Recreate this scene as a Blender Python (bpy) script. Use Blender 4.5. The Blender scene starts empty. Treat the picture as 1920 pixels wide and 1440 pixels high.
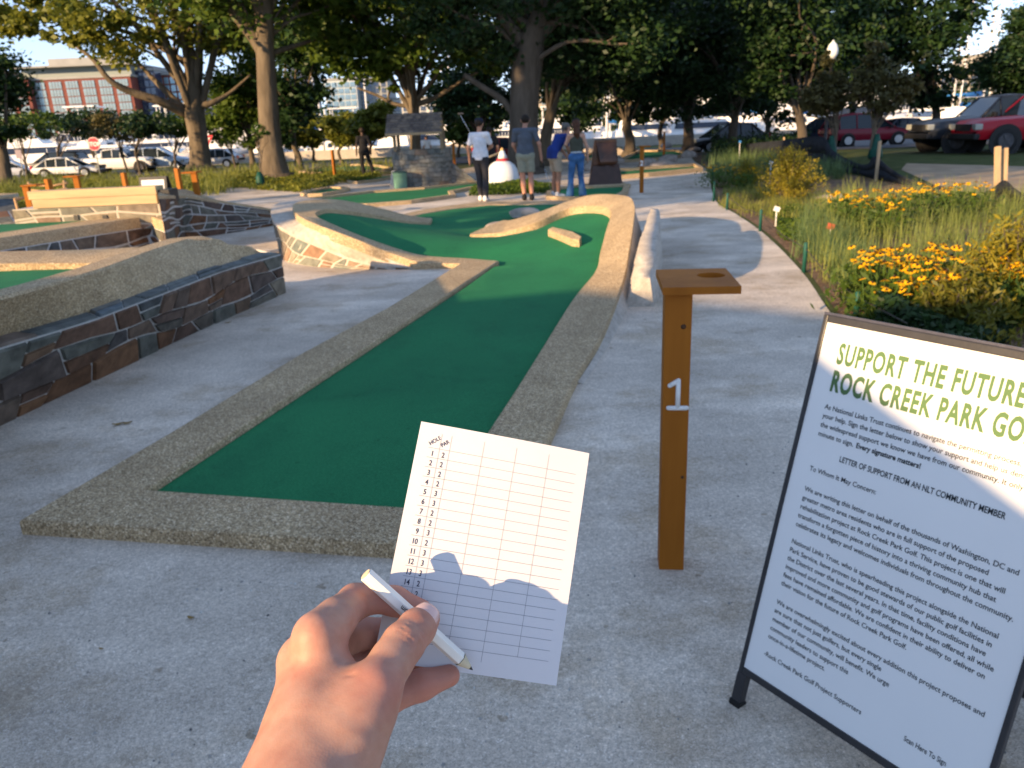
import bpy, math, random
import numpy as np
from mathutils import Vector, Matrix
from mathutils.geometry import delaunay_2d_cdt
R_ = math.radians
scene = bpy.context.scene
COL = scene.collection
# ---------------------------------------------------------------- camera
F = 1442.0; HC = 1.6; PITCH = R_(18.5); ROLL = R_(2.5)
fw = np.array([0, math.cos(PITCH), -math.sin(PITCH)])
r0 = np.array([1.0, 0, 0]); u0 = np.cross(r0, fw)
right = r0*math.cos(ROLL) - u0*math.sin(ROLL)
up = u0*math.cos(ROLL) + r0*math.sin(ROLL)
cd = bpy.data.cameras.new('camera'); cam = bpy.data.objects.new('camera', cd); COL.objects.link(cam)
cd.sensor_width = 36; cd.sensor_fit = 'HORIZONTAL'; cd.lens = F/1920*36
cd.clip_start = 0.02; cd.clip_end = 3000
cam.matrix_world = Matrix(((right[0], up[0], -fw[0], 0), (right[1], up[1], -fw[1], 0), (right[2], up[2], -fw[2], HC), (0, 0, 0, 1)))
cd.dof.use_dof = True; cd.dof.focus_distance = 0.47; cd.dof.aperture_fstop = 21
scene.camera = cam
# ---------------------------------------------------------------- light
SUN_AZ = R_(48); SUN_EL = R_(13)          # direction the light travels towards, from +Y to +X
L = Vector((math.sin(SUN_AZ)*math.cos(SUN_EL), math.cos(SUN_AZ)*math.cos(SUN_EL), -math.sin(SUN_EL)))
w = bpy.data.worlds.new('World'); scene.world = w; w.use_nodes = True
nt = w.node_tree; bg = nt.nodes['Background']
sky = nt.nodes.new('ShaderNodeTexSky'); sky.sky_type = 'NISHITA'; sky.sun_disc = False
sky.sun_elevation = SUN_EL; sky.sun_rotation = math.atan2(-L.x, -L.y); sky.altitude = 2500; sky.air_density = 0.7; sky.dust_density = 0.0; sky.ozone_density = 1.0
gm = nt.nodes.new('ShaderNodeGamma'); gm.inputs[1].default_value = .5; nt.links.new(sky.outputs[0], gm.inputs[0])
tn_ = nt.nodes.new('ShaderNodeVectorMath'); tn_.operation = 'MULTIPLY'; tn_.inputs[1].default_value = (1.38, 1.46, 1.66); nt.links.new(gm.outputs[0], tn_.inputs[0]); nt.links.new(tn_.outputs[0], bg.inputs[0]); bg.inputs[1].default_value = 0.15
sd = bpy.data.lights.new('sun', 'SUN'); sd.energy = 4.0; sd.angle = R_(0.5); sd.color = (1.0, 0.68, 0.36)
so = bpy.data.objects.new('sun', sd); COL.objects.link(so); so.rotation_euler = L.to_track_quat('-Z', 'Y').to_euler()
scene.view_settings.view_transform = 'Standard'; scene.view_settings.look = 'None'
scene.view_settings.exposure = 1.45; scene.view_settings.gamma = 1.0
scene.cycles.max_bounces = 6; scene.cycles.transparent_max_bounces = 4
# ---------------------------------------------------------------- picture point -> place on the ground
def ray1(x, y): return fw + right*((x-960)/F) - up*((y-720)/F)
def G(x, y, z=0.0):
    d = ray1(x, y); t = (z-HC)/d[2]; return (float(d[0]*t), float(d[1]*t), z)
def D(x, y, Y):
    d = ray1(x, y); t = Y/d[1]; return (float(d[0]*t), Y, float(HC+d[2]*t))
def C3(x, y, dep): return np.array([0, 0, HC]) + ray1(x, y)*dep
# ---------------------------------------------------------------- objects
ORG = {}
def link(name, data, mat=None, parent=None):
    o = bpy.data.objects.new(name, data); COL.objects.link(o)
    if mat is not None: data.materials.append(mat)
    if parent is not None:
        o.parent = parent; ORG[o.name] = ORG.get(parent.name, Vector((0, 0, 0)))
    return o
def thing(name, label, cat, loc=(0, 0, 0), rz=0.0, group=None):
    o = bpy.data.objects.new(name, None); COL.objects.link(o); o.empty_display_size = .1
    o.location = loc; o.rotation_euler = (0, 0, rz); ORG[o.name] = Vector(loc)
    o['label'] = label; o['category'] = cat
    if group: o['group'] = group
    return o
def tag(o, label, cat, group=None, kind=None):
    o['label'] = label; o['category'] = cat
    if group: o['group'] = group
    if kind: o['kind'] = kind
    return o
def np_mesh(name, V, Q, smooth=False):
    """V (n,3) array, Q (m,k) array of k-gons"""
    me = bpy.data.meshes.new(name); V = np.asarray(V, dtype=np.float32); Q = np.asarray(Q, dtype=np.int32)
    k = Q.shape[1]
    me.vertices.add(len(V)); me.vertices.foreach_set('co', V.ravel())
    me.loops.add(Q.size); me.loops.foreach_set('vertex_index', Q.ravel())
    me.polygons.add(len(Q)); me.polygons.foreach_set('loop_start', np.arange(0, Q.size, k, dtype=np.int32))
    try: me.polygons.foreach_set('loop_total', np.full(len(Q), k, dtype=np.int32))
    except Exception: pass
    me.update(calc_edges=True); me.validate()
    me.polygons.foreach_set('use_smooth', np.full(len(me.polygons), smooth)); return me
class MB:
    def __init__(s): s.v = []; s.f = []; s.sm = []
    def add(s, vs, fs, smooth=False):
        b = len(s.v); s.v += [tuple(map(float, v)) for v in vs]; s.f += [tuple(b+i for i in f) for f in fs]; s.sm += [smooth]*len(fs)
    def box(s, c, d, rz=0, rx=0, ry=0):
        m = Matrix.Rotation(rz, 3, 'Z') @ Matrix.Rotation(ry, 3, 'Y') @ Matrix.Rotation(rx, 3, 'X'); c = Vector(c)
        vs = [c + m @ Vector((sx*d[0]/2, sy*d[1]/2, sz*d[2]/2)) for sx in (-1, 1) for sy in (-1, 1) for sz in (-1, 1)]
        s.add(vs, [(0, 1, 3, 2), (4, 6, 7, 5), (0, 4, 5, 1), (2, 3, 7, 6), (0, 2, 6, 4), (1, 5, 7, 3)]); return s
    def hexa(s, b, t):
        """prism between two equal-length rings"""
        n = len(b); s.add(list(b)+list(t), [tuple(range(n-1, -1, -1)), tuple(range(n, 2*n))] + [(i, (i+1) % n, n+(i+1) % n, n+i) for i in range(n)]); return s
    def prism(s, pts, z0, z1): return s.hexa([(p[0], p[1], z0) for p in pts], [(p[0], p[1], z1) for p in pts])
    def tube(s, P, R, n=8, caps=True, smooth=True, sq=None):
        P = [Vector(p) for p in P]; R = R if isinstance(R, (list, tuple)) else [R]*len(P); vs = []; T = []
        for i in range(len(P)):
            t = (P[min(i+1, len(P)-1)] - P[max(i-1, 0)]).normalized(); T.append(t)
        a = T[0].orthogonal().normalized()
        for i, p in enumerate(P):
            a = (a - T[i]*a.dot(T[i])).normalized(); b = T[i].cross(a)
            for k in range(n):
                q = 2*math.pi*k/n + (math.pi/4 if sq else 0); vs.append(p + (a*math.cos(q) + b*math.sin(q))*R[i])
        fs = [(i*n+k, i*n+(k+1) % n, (i+1)*n+(k+1) % n, (i+1)*n+k) for i in range(len(P)-1) for k in range(n)]
        s.add(vs, fs, smooth)
        if caps:
            b0 = len(s.v)-len(vs); s.f += [tuple(b0+k for k in range(n-1, -1, -1)), tuple(b0+(len(P)-1)*n+k for k in range(n))]; s.sm += [False]*2
        return s
    def lathe(s, prof, c=(0, 0, 0), n=20, smooth=True, axis='Z'):
        vs = []
        for r, z in prof:
            for k in range(n):
                q = 2*math.pi*k/n
                if axis == 'Z': vs.append((c[0]+r*math.cos(q), c[1]+r*math.sin(q), c[2]+z))
                else: vs.append((c[0]+r*math.cos(q), c[1]+z, c[2]+r*math.sin(q)))
        m = len(prof); fs = [(i*n+k, i*n+(k+1) % n, (i+1)*n+(k+1) % n, (i+1)*n+k) for i in range(m-1) for k in range(n)]
        s.add(vs, fs, smooth); b0 = len(s.v)-len(vs)
        s.f += [tuple(b0+k for k in range(n)), tuple(b0+(m-1)*n+k for k in range(n))]; s.sm += [False]*2; return s
    def strip(s, A, B, smooth=False, closed=False):
        n = len(A); fs = [(i, i+1, n+i+1, n+i) for i in range(n-1)]
        if closed: fs.append((n-1, 0, n, 2*n-1))
        s.add(list(A)+list(B), fs, smooth); return s
    def build(s, name, mat, parent=None, bevel=0.0, world=True, fix=True):
        off = ORG.get(parent.name, Vector((0, 0, 0))) if (parent is not None and world) else Vector((0, 0, 0))
        me = bpy.data.meshes.new(name); me.from_pydata([(v[0]-off.x, v[1]-off.y, v[2]-off.z) for v in s.v], [], s.f)
        me.polygons.foreach_set('use_smooth', s.sm)
        if fix:
            import bmesh
            b = bmesh.new(); b.from_mesh(me)
            if bevel > 0:
                bmesh.ops.remove_doubles(b, verts=b.verts, dist=1e-5)
                es = [e for e in b.edges if len(e.link_faces) == 2 and e.calc_face_angle(0) > .5]
                bmesh.ops.bevel(b, geom=es, offset=bevel, segments=2, affect='EDGES', profile=.6, clamp_overlap=True)
            bmesh.ops.recalc_face_normals(b, faces=b.faces); b.to_mesh(me); b.free()
        me.update()
        return link(name, me, mat, parent)
def copy_tree(o, loc=None, rz=None, scale=None):
    def rec(q, par):
        c = q.copy(); COL.objects.link(c); c.parent = par
        for ch in q.children: rec(ch, c)
        return c
    c = rec(o, None)
    if loc is not None: c.location = loc; ORG[c.name] = Vector(loc)
    if rz is not None: c.rotation_euler = (0, 0, rz)
    if scale is not None: c.scale = (scale,)*3 if not isinstance(scale, tuple) else scale
    return c
def catmull(P, k=6):
    P = [np.array(p, float) for p in P]; o = []
    for i in range(len(P)-1):
        a = P[max(i-1, 0)]; b = P[i]; c = P[i+1]; d = P[min(i+2, len(P)-1)]
        for j in range(k):
            t = j/k; o.append(.5*((2*b)+(-a+c)*t+(2*a-5*b+4*c-d)*t*t+(-a+3*b-3*c+d)*t**3))
    o.append(P[-1]); return o
def resample(P, n):
    P = np.array(P, float); d = np.r_[0, np.cumsum(np.linalg.norm(np.diff(P, axis=0), axis=1))]
    t = np.linspace(0, d[-1], n); return np.stack([np.interp(t, d, P[:, i]) for i in range(3)], 1)
# ---------------------------------------------------------------- materials
def nodes(name):
    m = bpy.data.materials.new(name); m.use_nodes = True; n = m.node_tree.nodes; l = m.node_tree.links
    return m, n, l, n['Principled BSDF']
def noise(n, l, vec, scale, detail=4, rough=.6):
    q = n.new('ShaderNodeTexNoise'); q.inputs['Scale'].default_value = scale; q.inputs['Detail'].default_value = detail; q.inputs['Roughness'].default_value = rough
    l.new(vec, q.inputs['Vector']); return q.outputs['Fac']
def ramp(n, l, fac, stops):
    r = n.new('ShaderNodeValToRGB'); e = r.color_ramp.elements
    while len(e) < len(stops): e.new(.5)
    for i, (p, c) in enumerate(stops): e[i].position = p; e[i].color = (c[0], c[1], c[2], 1)
    l.new(fac, r.inputs[0]); return r.outputs[0]
def mixc(n, l, a, b, fac, mode='MIX'):
    m = n.new('ShaderNodeMix'); m.data_type = 'RGBA'; m.blend_type = mode
    for s, v in ((0, fac), (6, a), (7, b)):
        if hasattr(v, 'is_output'): l.new(v, m.inputs[s])
        else: m.inputs[s].default_value = v if s == 0 else (v[0], v[1], v[2], 1)
    return m.outputs[2]
def bump(n, l, h, bs, strength, dist=.01):
    b = n.new('ShaderNodeBump'); b.inputs['Strength'].default_value = strength; b.inputs['Distance'].default_value = dist
    l.new(h, b.inputs['Height']); l.new(b.outputs[0], bs.inputs['Normal'])
def sc(c, k): return tuple(min(1, x*k) for x in c)
def M(name, col, rough=.8, var=.15, scale=4, bmp=0, bscale=60, spec=.3, metal=0, col2=None, bdist=.005, coat=0, stretch=None):
    m, n, l, b = nodes(name); tc = n.new('ShaderNodeTexCoord').outputs['Object']
    if stretch:
        mp = n.new('ShaderNodeMapping'); mp.inputs['Scale'].default_value = stretch; l.new(tc, mp.inputs[0]); tc = mp.outputs[0]
    f = noise(n, l, tc, scale)
    l.new(ramp(n, l, f, [(.3, sc(col, 1-var)), (.7, col2 or sc(col, 1+var))]), b.inputs['Base Color'])
    b.inputs['Roughness'].default_value = rough; b.inputs['Specular IOR Level'].default_value = spec; b.inputs['Metallic'].default_value = metal
    if coat: b.inputs['Coat Weight'].default_value = coat; b.inputs['Coat Roughness'].default_value = .08
    if bmp: bump(n, l, noise(n, l, tc, bscale, 5), b, bmp, bdist)
    return m
def speckle(name, stops, s1, s2, bmp, big=None, rough=.85, bdist=.004, patch=None, stain=None):
    """fine-grained aggregate: stops for the grain colour, big = large-scale tint (a, b, scale)"""
    m, n, l, b = nodes(name); tc = n.new('ShaderNodeTexCoord').outputs['Object']
    v = n.new('ShaderNodeTexVoronoi'); v.inputs['Scale'].default_value = s1; l.new(tc, v.inputs['Vector'])
    sep = n.new('ShaderNodeSeparateColor'); l.new(v.outputs['Color'], sep.inputs[0])
    c = ramp(n, l, sep.outputs[0], stops)
    f2 = noise(n, l, tc, s2, 6, .7)
    c = mixc(n, l, c, ramp(n, l, f2, [(.25, (.55, .55, .55)), (.75, (1.3, 1.3, 1.3))]), .8, 'MULTIPLY')
    if big:
        f3 = noise(n, l, tc, big[2], 5, .62)
        c = mixc(n, l, c, ramp(n, l, f3, [(.35, big[0]), (.65, big[1])]), 1.0, 'MULTIPLY')
    if patch:
        mp = n.new('ShaderNodeMapping'); mp.inputs['Scale'].default_value = (.35, 1, 1); mp.inputs['Rotation'].default_value = (0, 0, -.35); l.new(tc, mp.inputs[0])
        f4 = noise(n, l, mp.outputs[0], patch[1], 6, .7)
        c = mixc(n, l, c, ramp(n, l, f4, [(.47, (1, 1, 1)), (.66, patch[0])]), 1.0, 'MULTIPLY')
    if stain:
        f5 = noise(n, l, tc, stain[1], 8, .72)
        c = mixc(n, l, c, ramp(n, l, f5, [(.40, stain[0]), (.50, (1, 1, 1))]), 1.0, 'MULTIPLY')
        f6 = noise(n, l, tc, stain[1]*9, 3, .5)
        c = mixc(n, l, c, ramp(n, l, f6, [(.27, sc(stain[0], .8)), (.31, (1, 1, 1))]), 1.0, 'MULTIPLY')
    l.new(c, b.inputs['Base Color']); b.inputs['Roughness'].default_value = rough; b.inputs['Specular IOR Level'].default_value = .25
    ad = n.new('ShaderNodeMath'); ad.operation = 'ADD'; l.new(f2, ad.inputs[0]); l.new(v.outputs['Distance'], ad.inputs[1])
    bump(n, l, ad.outputs[0], b, bmp, bdist); return m
def leafmat(name, a, bcol, trans=.35, rough=.5):
    m, n, l, b = nodes(name); g = n.new('ShaderNodeNewGeometry')
    tc = n.new('ShaderNodeTexCoord').outputs['Object']
    c1 = ramp(n, l, g.outputs['Random Per Island'], [(0, a), (1, bcol)])
    c = mixc(n, l, c1, ramp(n, l, noise(n, l, tc, .5, 2), [(.35, (.75, .8, .8)), (.65, (1.25, 1.15, 1.0))]), 1.0, 'MULTIPLY')
    l.new(c, b.inputs['Base Color']); b.inputs['Roughness'].default_value = rough; b.inputs['Specular IOR Level'].default_value = .25
    t = n.new('ShaderNodeBsdfTranslucent'); l.new(c, t.inputs[0]); mx = n.new('ShaderNodeMixShader'); mx.inputs[0].default_value = trans
    l.new(b.outputs[0], mx.inputs[1]); l.new(t.outputs[0], mx.inputs[2]); l.new(mx.outputs[0], n['Material Output'].inputs[0]); return m
def islandmat(name, stops, rough=.8, bmp=.3, bscale=30, var=.3, vscale=12, bdist=.01, spec=.25):
    m, n, l, b = nodes(name); g = n.new('ShaderNodeNewGeometry'); tc = n.new('ShaderNodeTexCoord').outputs['Object']
    c = ramp(n, l, g.outputs['Random Per Island'], stops)
    c = mixc(n, l, c, ramp(n, l, noise(n, l, tc, vscale, 5), [(.3, (1-var,)*3), (.7, (1+var,)*3)]), 1.0, 'MULTIPLY')
    l.new(c, b.inputs['Base Color']); b.inputs['Roughness'].default_value = rough; b.inputs['Specular IOR Level'].default_value = spec
    if bmp: bump(n, l, noise(n, l, tc, bscale, 6), b, bmp, bdist)
    return m
def glassmat(name, col, rough=.08):
    m, n, l, b = nodes(name); b.inputs['Base Color'].default_value = (*col, 1); b.inputs['Roughness'].default_value = rough
    b.inputs['Specular IOR Level'].default_value = .8; b.inputs['Metallic'].default_value = .35; return m
m_path = speckle('decomposed_concrete', [(0, (.46, .41, .345)), (.5, (.64, .565, .475)), (.93, (.74, .655, .555)), (1, (.9, .84, .77))], 260, 55, .5, ((.74, .72, .70), (1.14, 1.12, 1.10), .75), bdist=.005, patch=((1.28, 1.29, 1.30), 1.3), stain=((.80, .76, .70), 1.1))
m_kerb = speckle('aggregate_kerb', [(0, (.19, .135, .08)), (.35, (.39, .285, .165)), (.75, (.57, .42, .25)), (1, (.82, .68, .48))], 170, 75, .8, ((.88, .87, .85), (1.1, 1.1, 1.08), 2.2), bdist=.005)
m_cream = speckle('smooth_concrete', [(0, (.42, .38, .33)), (1, (.54, .48, .41))], 120, 14, .3, ((.9, .9, .9), (1.05, 1.05, 1.05), 2))
m_turf = speckle('green_turf', [(0, (.008, .14, .055)), (.9, (.018, .20, .075)), (1, (.035, .24, .09))], 420, 90, .15, ((.80, .86, .88), (1.16, 1.08, 1.05), .8), rough=.9, bdist=.002, stain=((.86, .90, .92), 2.3))
m_mortar = M('mortar', (.50, .49, .47), .9, .15, 20, .3, 60)
m_mortar_c = M('cream_mortar', (.46, .42, .36), .9, .1, 20, .3, 60)
ST = [(0, (.06, .045, .04)), (.18, (.17, .08, .035)), (.3, (.085, .09, .08)), (.45, (.12, .12, .10)), (.6, (.13, .075, .05)), (.75, (.06, .07, .075)), (.88, (.10, .07, .055)), (1, (.19, .17, .13))]
m_stone = islandmat('wall_stone', ST, .8, .6, 25, .45, 9)
m_stone_l = islandmat('pale_wall_stone', [(0, (.25, .2, .14)), (.35, (.14, .165, .15)), (.6, (.24, .14, .09)), (1, (.28, .26, .2))], .8, .5, 25, .3, 9)
m_wellstone = islandmat('well_stone', [(0, (.10, .11, .11)), (.4, (.16, .165, .155)), (.75, (.2, .19, .17)), (1, (.13, .10, .08))], .85, .6, 20, .35, 7)
m_postwood = M('stained_wood', (.33, .105, .010), .6, .28, 5, .12, 30, .15, col2=(.40, .14, .016), stretch=(1, 1, .12), bdist=.002)
m_beam = M('pale_timber', (.46, .34, .19), .6, .25, 5, .25, 20, .3, stretch=(.15, 1, 2))
m_stake = M('split_stake', (.46, .33, .20), .8, .25, 10, .4, 30, stretch=(1, 1, .15))
m_white = M('white_paint', (.78, .78, .77), .45, .03, 10)
m_black = M('black_frame', (.022, .022, .026), .45, .2, 20, .1, 80, .5)
m_bark = M('bark', (.125, .10, .072), .95, .35, 3, .9, 9, .1, bdist=.05, stretch=(1, 1, .25))
m_bark_d = M('dark_bark', (.10, .082, .065), .95, .35, 3, .9, 9, .1, bdist=.05, stretch=(1, 1, .25))
def gz(y):
    return -.65*min(max((y-38)/16.0, 0), 1)
# ---------------------------------------------------------------- the setting
def fill(outline, spacing=None, jitter=.2, seed=0, zf=None):
    """triangulate a closed 3D outline; inside heights relax from the edge"""
    rnd = np.random.RandomState(seed); P = np.array(outline, float); n = len(P); pts = [Vector((p[0], p[1])) for p in P]
    if spacing:
        x0, y0 = P[:, 0].min(), P[:, 1].min(); x1, y1 = P[:, 0].max(), P[:, 1].max()
        gx, gy = np.meshgrid(np.arange(x0+spacing/2, x1, spacing), np.arange(y0+spacing/2, y1, spacing)); gx = gx.ravel(); gy = gy.ravel()
        ins = np.zeros(len(gx), bool); j = n-1
        for i in range(n):
            xi, yi, xj, yj = P[i, 0], P[i, 1], P[j, 0], P[j, 1]
            c = ((yi > gy) != (yj > gy)) & (gx < (xj-xi)*(gy-yi)/(yj-yi+1e-12)+xi); ins ^= c; j = i
        for x, y in zip(gx[ins], gy[ins]):
            if np.min(np.hypot(P[:, 0]-x, P[:, 1]-y)) > spacing*.45: pts.append(Vector((x, y)))
    vs, es, fs, ov, oe, of = delaunay_2d_cdt(pts, [], [list(range(n))], 1, 1e-6)
    z = np.full(len(vs), np.nan)
    for i, o in enumerate(ov):
        for k in o:
            if k < n: z[i] = P[k, 2]; break
    fix = ~np.isnan(z); z[~fix] = np.nanmean(z) if fix.any() else 0
    if (~fix).any():
        A = np.array([list(e) for e in {tuple(sorted((f[i], f[(i+1) % len(f)]))) for f in fs for i in range(len(f))}])
        deg = np.bincount(A.ravel(), minlength=len(vs)).astype(float)
        for _ in range(400):
            s = np.bincount(A[:, 0], z[A[:, 1]], len(vs)) + np.bincount(A[:, 1], z[A[:, 0]], len(vs))
            z[~fix] = (s/np.maximum(deg, 1))[~fix]
    return [(v.x, v.y, float(z[i])) for i, v in enumerate(vs)], [tuple(f) for f in fs]
def sheet(name, outline, mat, kind='structure', parent=None, spacing=None, thick=0):
    v, f = fill(outline, spacing); b = MB(); b.add(v, f, True); o = b.build(name, mat, parent)
    if parent is None and kind: o['kind'] = kind
    for p in o.data.polygons:
        if p.normal.z < 0: o.data.flip_normals(); break
    return o
m_ground = M('mixed_ground', (.10, .09, .045), .95, .3, .6, .5, 20, .1, col2=(.07, .10, .03), bdist=.03)
m_lawn = M('lawn', (.055, .085, .02), .95, .3, 1.5, .8, 30, .1, col2=(.10, .11, .035), bdist=.03)
m_dirt = M('bare_dirt', (.36, .27, .18), .95, .25, 1.5, .5, 20, .1, bdist=.02)
m_mulch = speckle('bark_mulch', [(0, (.09, .05, .03)), (.5, (.19, .12, .075)), (1, (.32, .22, .14))], 45, 20, .9, ((.8, .8, .8), (1.15, 1.1, 1), 1.5), bdist=.02)
m_road = M('asphalt', (.075, .078, .085), .85, .15, 2, .3, 40, .3)
m_water = M('river_water', (.03, .045, .06), .12, .2, .3, .5, 1.5, .6, bdist=.1)
# ground: one sheet, dropping under the channel and coming up again on the far bank
ys = [-60, -20, 38, 54, 76, 76.4, 176, 176.5, 400, 900, 2400]; zs = [0, 0, 0, -.65, -.65, -3, -3, 0, 0, 0, 0]
b = MB(); xs = [-2400, -300, -60, 0, 60, 300, 2400]
b.add([(x, y, z) for y, z in zip(ys, zs) for x in xs], [(j*7+i, j*7+i+1, (j+1)*7+i+1, (j+1)*7+i) for j in range(10) for i in range(6)])
b.build('ground', m_ground)['kind'] = 'structure'
b = MB(); b.add([(-2400, 76.2, -1.3), (2400, 76.2, -1.3), (2400, 176.3, -1.3), (-2400, 176.3, -1.3)], [(0, 1, 2, 3)]); b.build('water', m_water)['kind'] = 'structure'
PE = [(1655, 700), (1560, 590), (1500, 505), (1430, 436), (1378, 400), (1345, 380), (1333, 350), (1330, 322), (1300, 300), (1290, 284)]   # right edge of the path
pe = catmull([G(x, y, .004) for x, y in PE], 5)
path = [(-20, -14, .004), (4.6, -14, .004), (4.0, 0, .004), (3.3, 3.5, .004)] + [tuple(p) for p in pe] + [(8, 37.8, .004), (0, 37.8, .004), (-3, 30, .004), (-12, 29.5, .004), (-20, 22, .004)]
sheet('path', path, m_path, spacing=1.5)
# right hand bed: mulch
bed = [tuple(np.array(p)+np.array([.06, 0, .001])) for p in pe] + [(G(1490, 285)[0], 27, .005), G(1560, 322, .005), G(1680, 342, .005), G(1790, 360, .005), G(1925, 380, .005), (16, 13, .005), (9, 5, .005), (4.2, 1.5, .005), (3.6, 3.2, .005)]
sheet('planting_soil', bed, m_mulch, spacing=1.2)
sheet('dirt_path', [G(1690, 318, .008), G(1700, 306, .008), G(1920, 312, .008), (30, 22, .008), (24, 12, .008), G(1925, 385, .008), G(1800, 362, .008), G(1760, 350, .008)], m_dirt)
sheet('lawn', [G(1560, 318, .006), G(1575, 279, .006), G(1720, 292, .006), G(1930, 296, .006), (40, 26, .006), (34, 20, .006), G(1925, 316, .006), G(1720, 312, .006), G(1660, 322, .006)], m_lawn)
v, f = fill([(9, 36.5, 0), (60, 27.2, 0), (90, 27.2, 0), (90, 38, 0), (90, 54, 0), (90, 62, 0), (-120, 74, 0), (-120, 57, 0), (-24, 56, 0), (4, 47, 0)], 3.0)
b = MB(); b.add([(x, y, gz(y)+.03) for x, y, z in v], f, True); b.build('road', m_road)['kind'] = 'structure'
# seawall and far promenade
b = MB(); b.box((0, 76, -.75), (700, .6, 1.9)); tag(b.build('seawall', m_cream), 'long pale concrete seawall at the marina edge', 'wall')
# ---------------------------------------------------------------- stone walls
def stone_face(mb_s, mb_m, bot, top, rows, width, seed, joint=.012, proud=.012):
    """irregular stones between two polylines (same parameter), into mb_s; mortar sheet behind into mb_m"""
    rnd = random.Random(seed); n = 60
    B = resample(bot, n); T = resample(top, n); Ln = np.linalg.norm(np.diff(B, axis=0), axis=1).sum()
    def p(u, v):
        x = min(max(u, 0), 1)*(n-1); i = min(int(x), n-2); f = x-i
        b_ = B[i]*(1-f)+B[i+1]*f; t_ = T[i]*(1-f)+T[i+1]*f; return b_*(1-v)+t_*v
    def nrm(u):
        a = p(max(u-.02, 0), .2); c = p(min(u+.02, 1), .2); t = c-a; vv = p(u, 1)-p(u, 0)
        q = np.cross(t, vv); q /= (np.linalg.norm(q)+1e-9); return q
    ph = [(rnd.uniform(0, 6), rnd.uniform(0, 6)) for _ in range(rows+1)]
    def rowv(r, u):
        if r in (0, rows): return r/rows
        return r/rows + (.32/rows)*(math.sin(u*Ln*2.3+ph[r][0])*.6 + math.sin(u*Ln*5.1+ph[r][1])*.4)
    for i in range(n-1):
        a, c, d, e = B[i], B[i+1], T[i+1], T[i]; mb_m.add([a, c, d, e], [(0, 1, 2, 3)])
    Hh = np.linalg.norm(T[n//2]-B[n//2])
    for r in range(rows):
        u = -rnd.uniform(0, .5)*width/Ln
        sl0 = rnd.uniform(-.3, .3)*width/Ln*.5
        while u < 1:
            wd = width*rnd.uniform(.5, 1.7)/Ln; u2 = u+wd; sl = rnd.uniform(-.35, .35)*width/Ln*.5
            jw = joint/Ln; jv = joint/max(Hh, .05)
            ua, ub, uc, ud = max(u+sl0*-1+jw, .001), min(u2-sl-jw, .999), min(u2+sl-jw, .999), max(u+sl0+jw, .001)
            if ub-ua > .02*width/Ln and uc-ud > .02*width/Ln:
                split = rnd.random() < .25
                vs0 = [(0, 1)] if not split else [(0, .5), (.5, 1)]
                for s0, s1 in vs0:
                    ring = []
                    for (k, (uu, ss)) in enumerate([(ua, s0), ((ua+ub)/2, s0), (ub, s0), (uc, s1), ((uc+ud)/2, s1), (ud, s1)]):
                        if split and ss == .5: uu = {0: ua*.5+ud*.5, 1: (ua+ub)/2, 2: ub*.5+uc*.5, 3: ub*.5+uc*.5, 4: (ua+ub)/2, 5: ua*.5+ud*.5}[k]
                        v0, v1 = rowv(r, uu), rowv(r+1, uu); v = v0+(v1-v0)*ss + (jv if ss == s0 else -jv)
                        ring.append((uu, v))
                    nn = nrm((ua+ub)/2); pr = proud*rnd.uniform(.4, 1.3); c_ = np.mean([p(*q) for q in ring], axis=0)
                    base = [p(*q) for q in ring]; outer = [q+(c_-q)*.05+nn*pr for q in base]
                    m = len(base); mb_s.add(base+outer, [tuple(range(m, 2*m))]+[(i, (i+1) % m, m+(i+1) % m, m+i) for i in range(m)])
            u = u2; sl0 = sl
def kerb_strip(inner, outer, din=.05, dout=.07, k=6, smooth_path=True):
    """kerb with a rounded top edge from two matching polylines of world points"""
    I = catmull(inner, k) if smooth_path else [np.array(p) for p in inner]; O = catmull(outer, k) if smooth_path else [np.array(p) for p in outer]
    I = np.array(I); O = np.array(O); r = .016; w = O-I; wl = np.linalg.norm(w, axis=1, keepdims=True); wn = w/np.maximum(wl, 1e-6)
    Z = np.array([0, 0, 1.0]); rows = [I-Z*din, I-Z*r, I+wn*r*.3-Z*r*.3, I+wn*r, O-wn*r, O-wn*r*.3-Z*r*.3, O-Z*r, O-Z*(dout if np.isscalar(dout) else np.array(dout)[:, None])]
    b = MB(); n = len(I); V = np.concatenate(rows); fs = [(j*n+i, j*n+i+1, (j+1)*n+i+1, (j+1)*n+i) for j in range(7) for i in range(n-1)]
    b.add(V, fs, True); m = len(rows)
    b.f += [tuple(j*n for j in range(m)), tuple((j+1)*n-1 for j in range(m-1, -1, -1))]; b.sm += [False, False]
    return b
def flat_smooth(o, ang=40):
    o.data.polygons.foreach_set('use_smooth', [True]*len(o.data.polygons)); 
    m = o.modifiers.new('es', 'EDGE_SPLIT'); m.split_angle = R_(ang); return o
# ---------------------------------------------------------------- hole one (the near green)
h1 = thing('minigolf_hole', 'long green first hole with tan aggregate kerb, banked curved end and dogleg', 'golf hole', G(600, 760))
KZ = .075
inL = G(275, 917, KZ); inB = G(935, 489, KZ); outFL = G(35, 975, KZ); outB = G(862, 494, KZ)
inR = G(819, 954, KZ); outR = G(932, 1030, KZ)
kerbs = []
kerbs.append((([inL, inR]), ([outFL, outR])))
b = kerb_strip([inL, inR], [outFL, outR], .06, .075, 10, False); b.build('kerb', m_kerb, h1)
b = kerb_strip([inL, G(430, 815, KZ), G(640, 680, KZ), G(800, 577, KZ), inB], [outFL, G(310, 815, KZ), G(570, 659, KZ), G(725, 577, KZ), outB], .06, .075, 4, False); b.build('kerb', m_kerb, h1)
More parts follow.
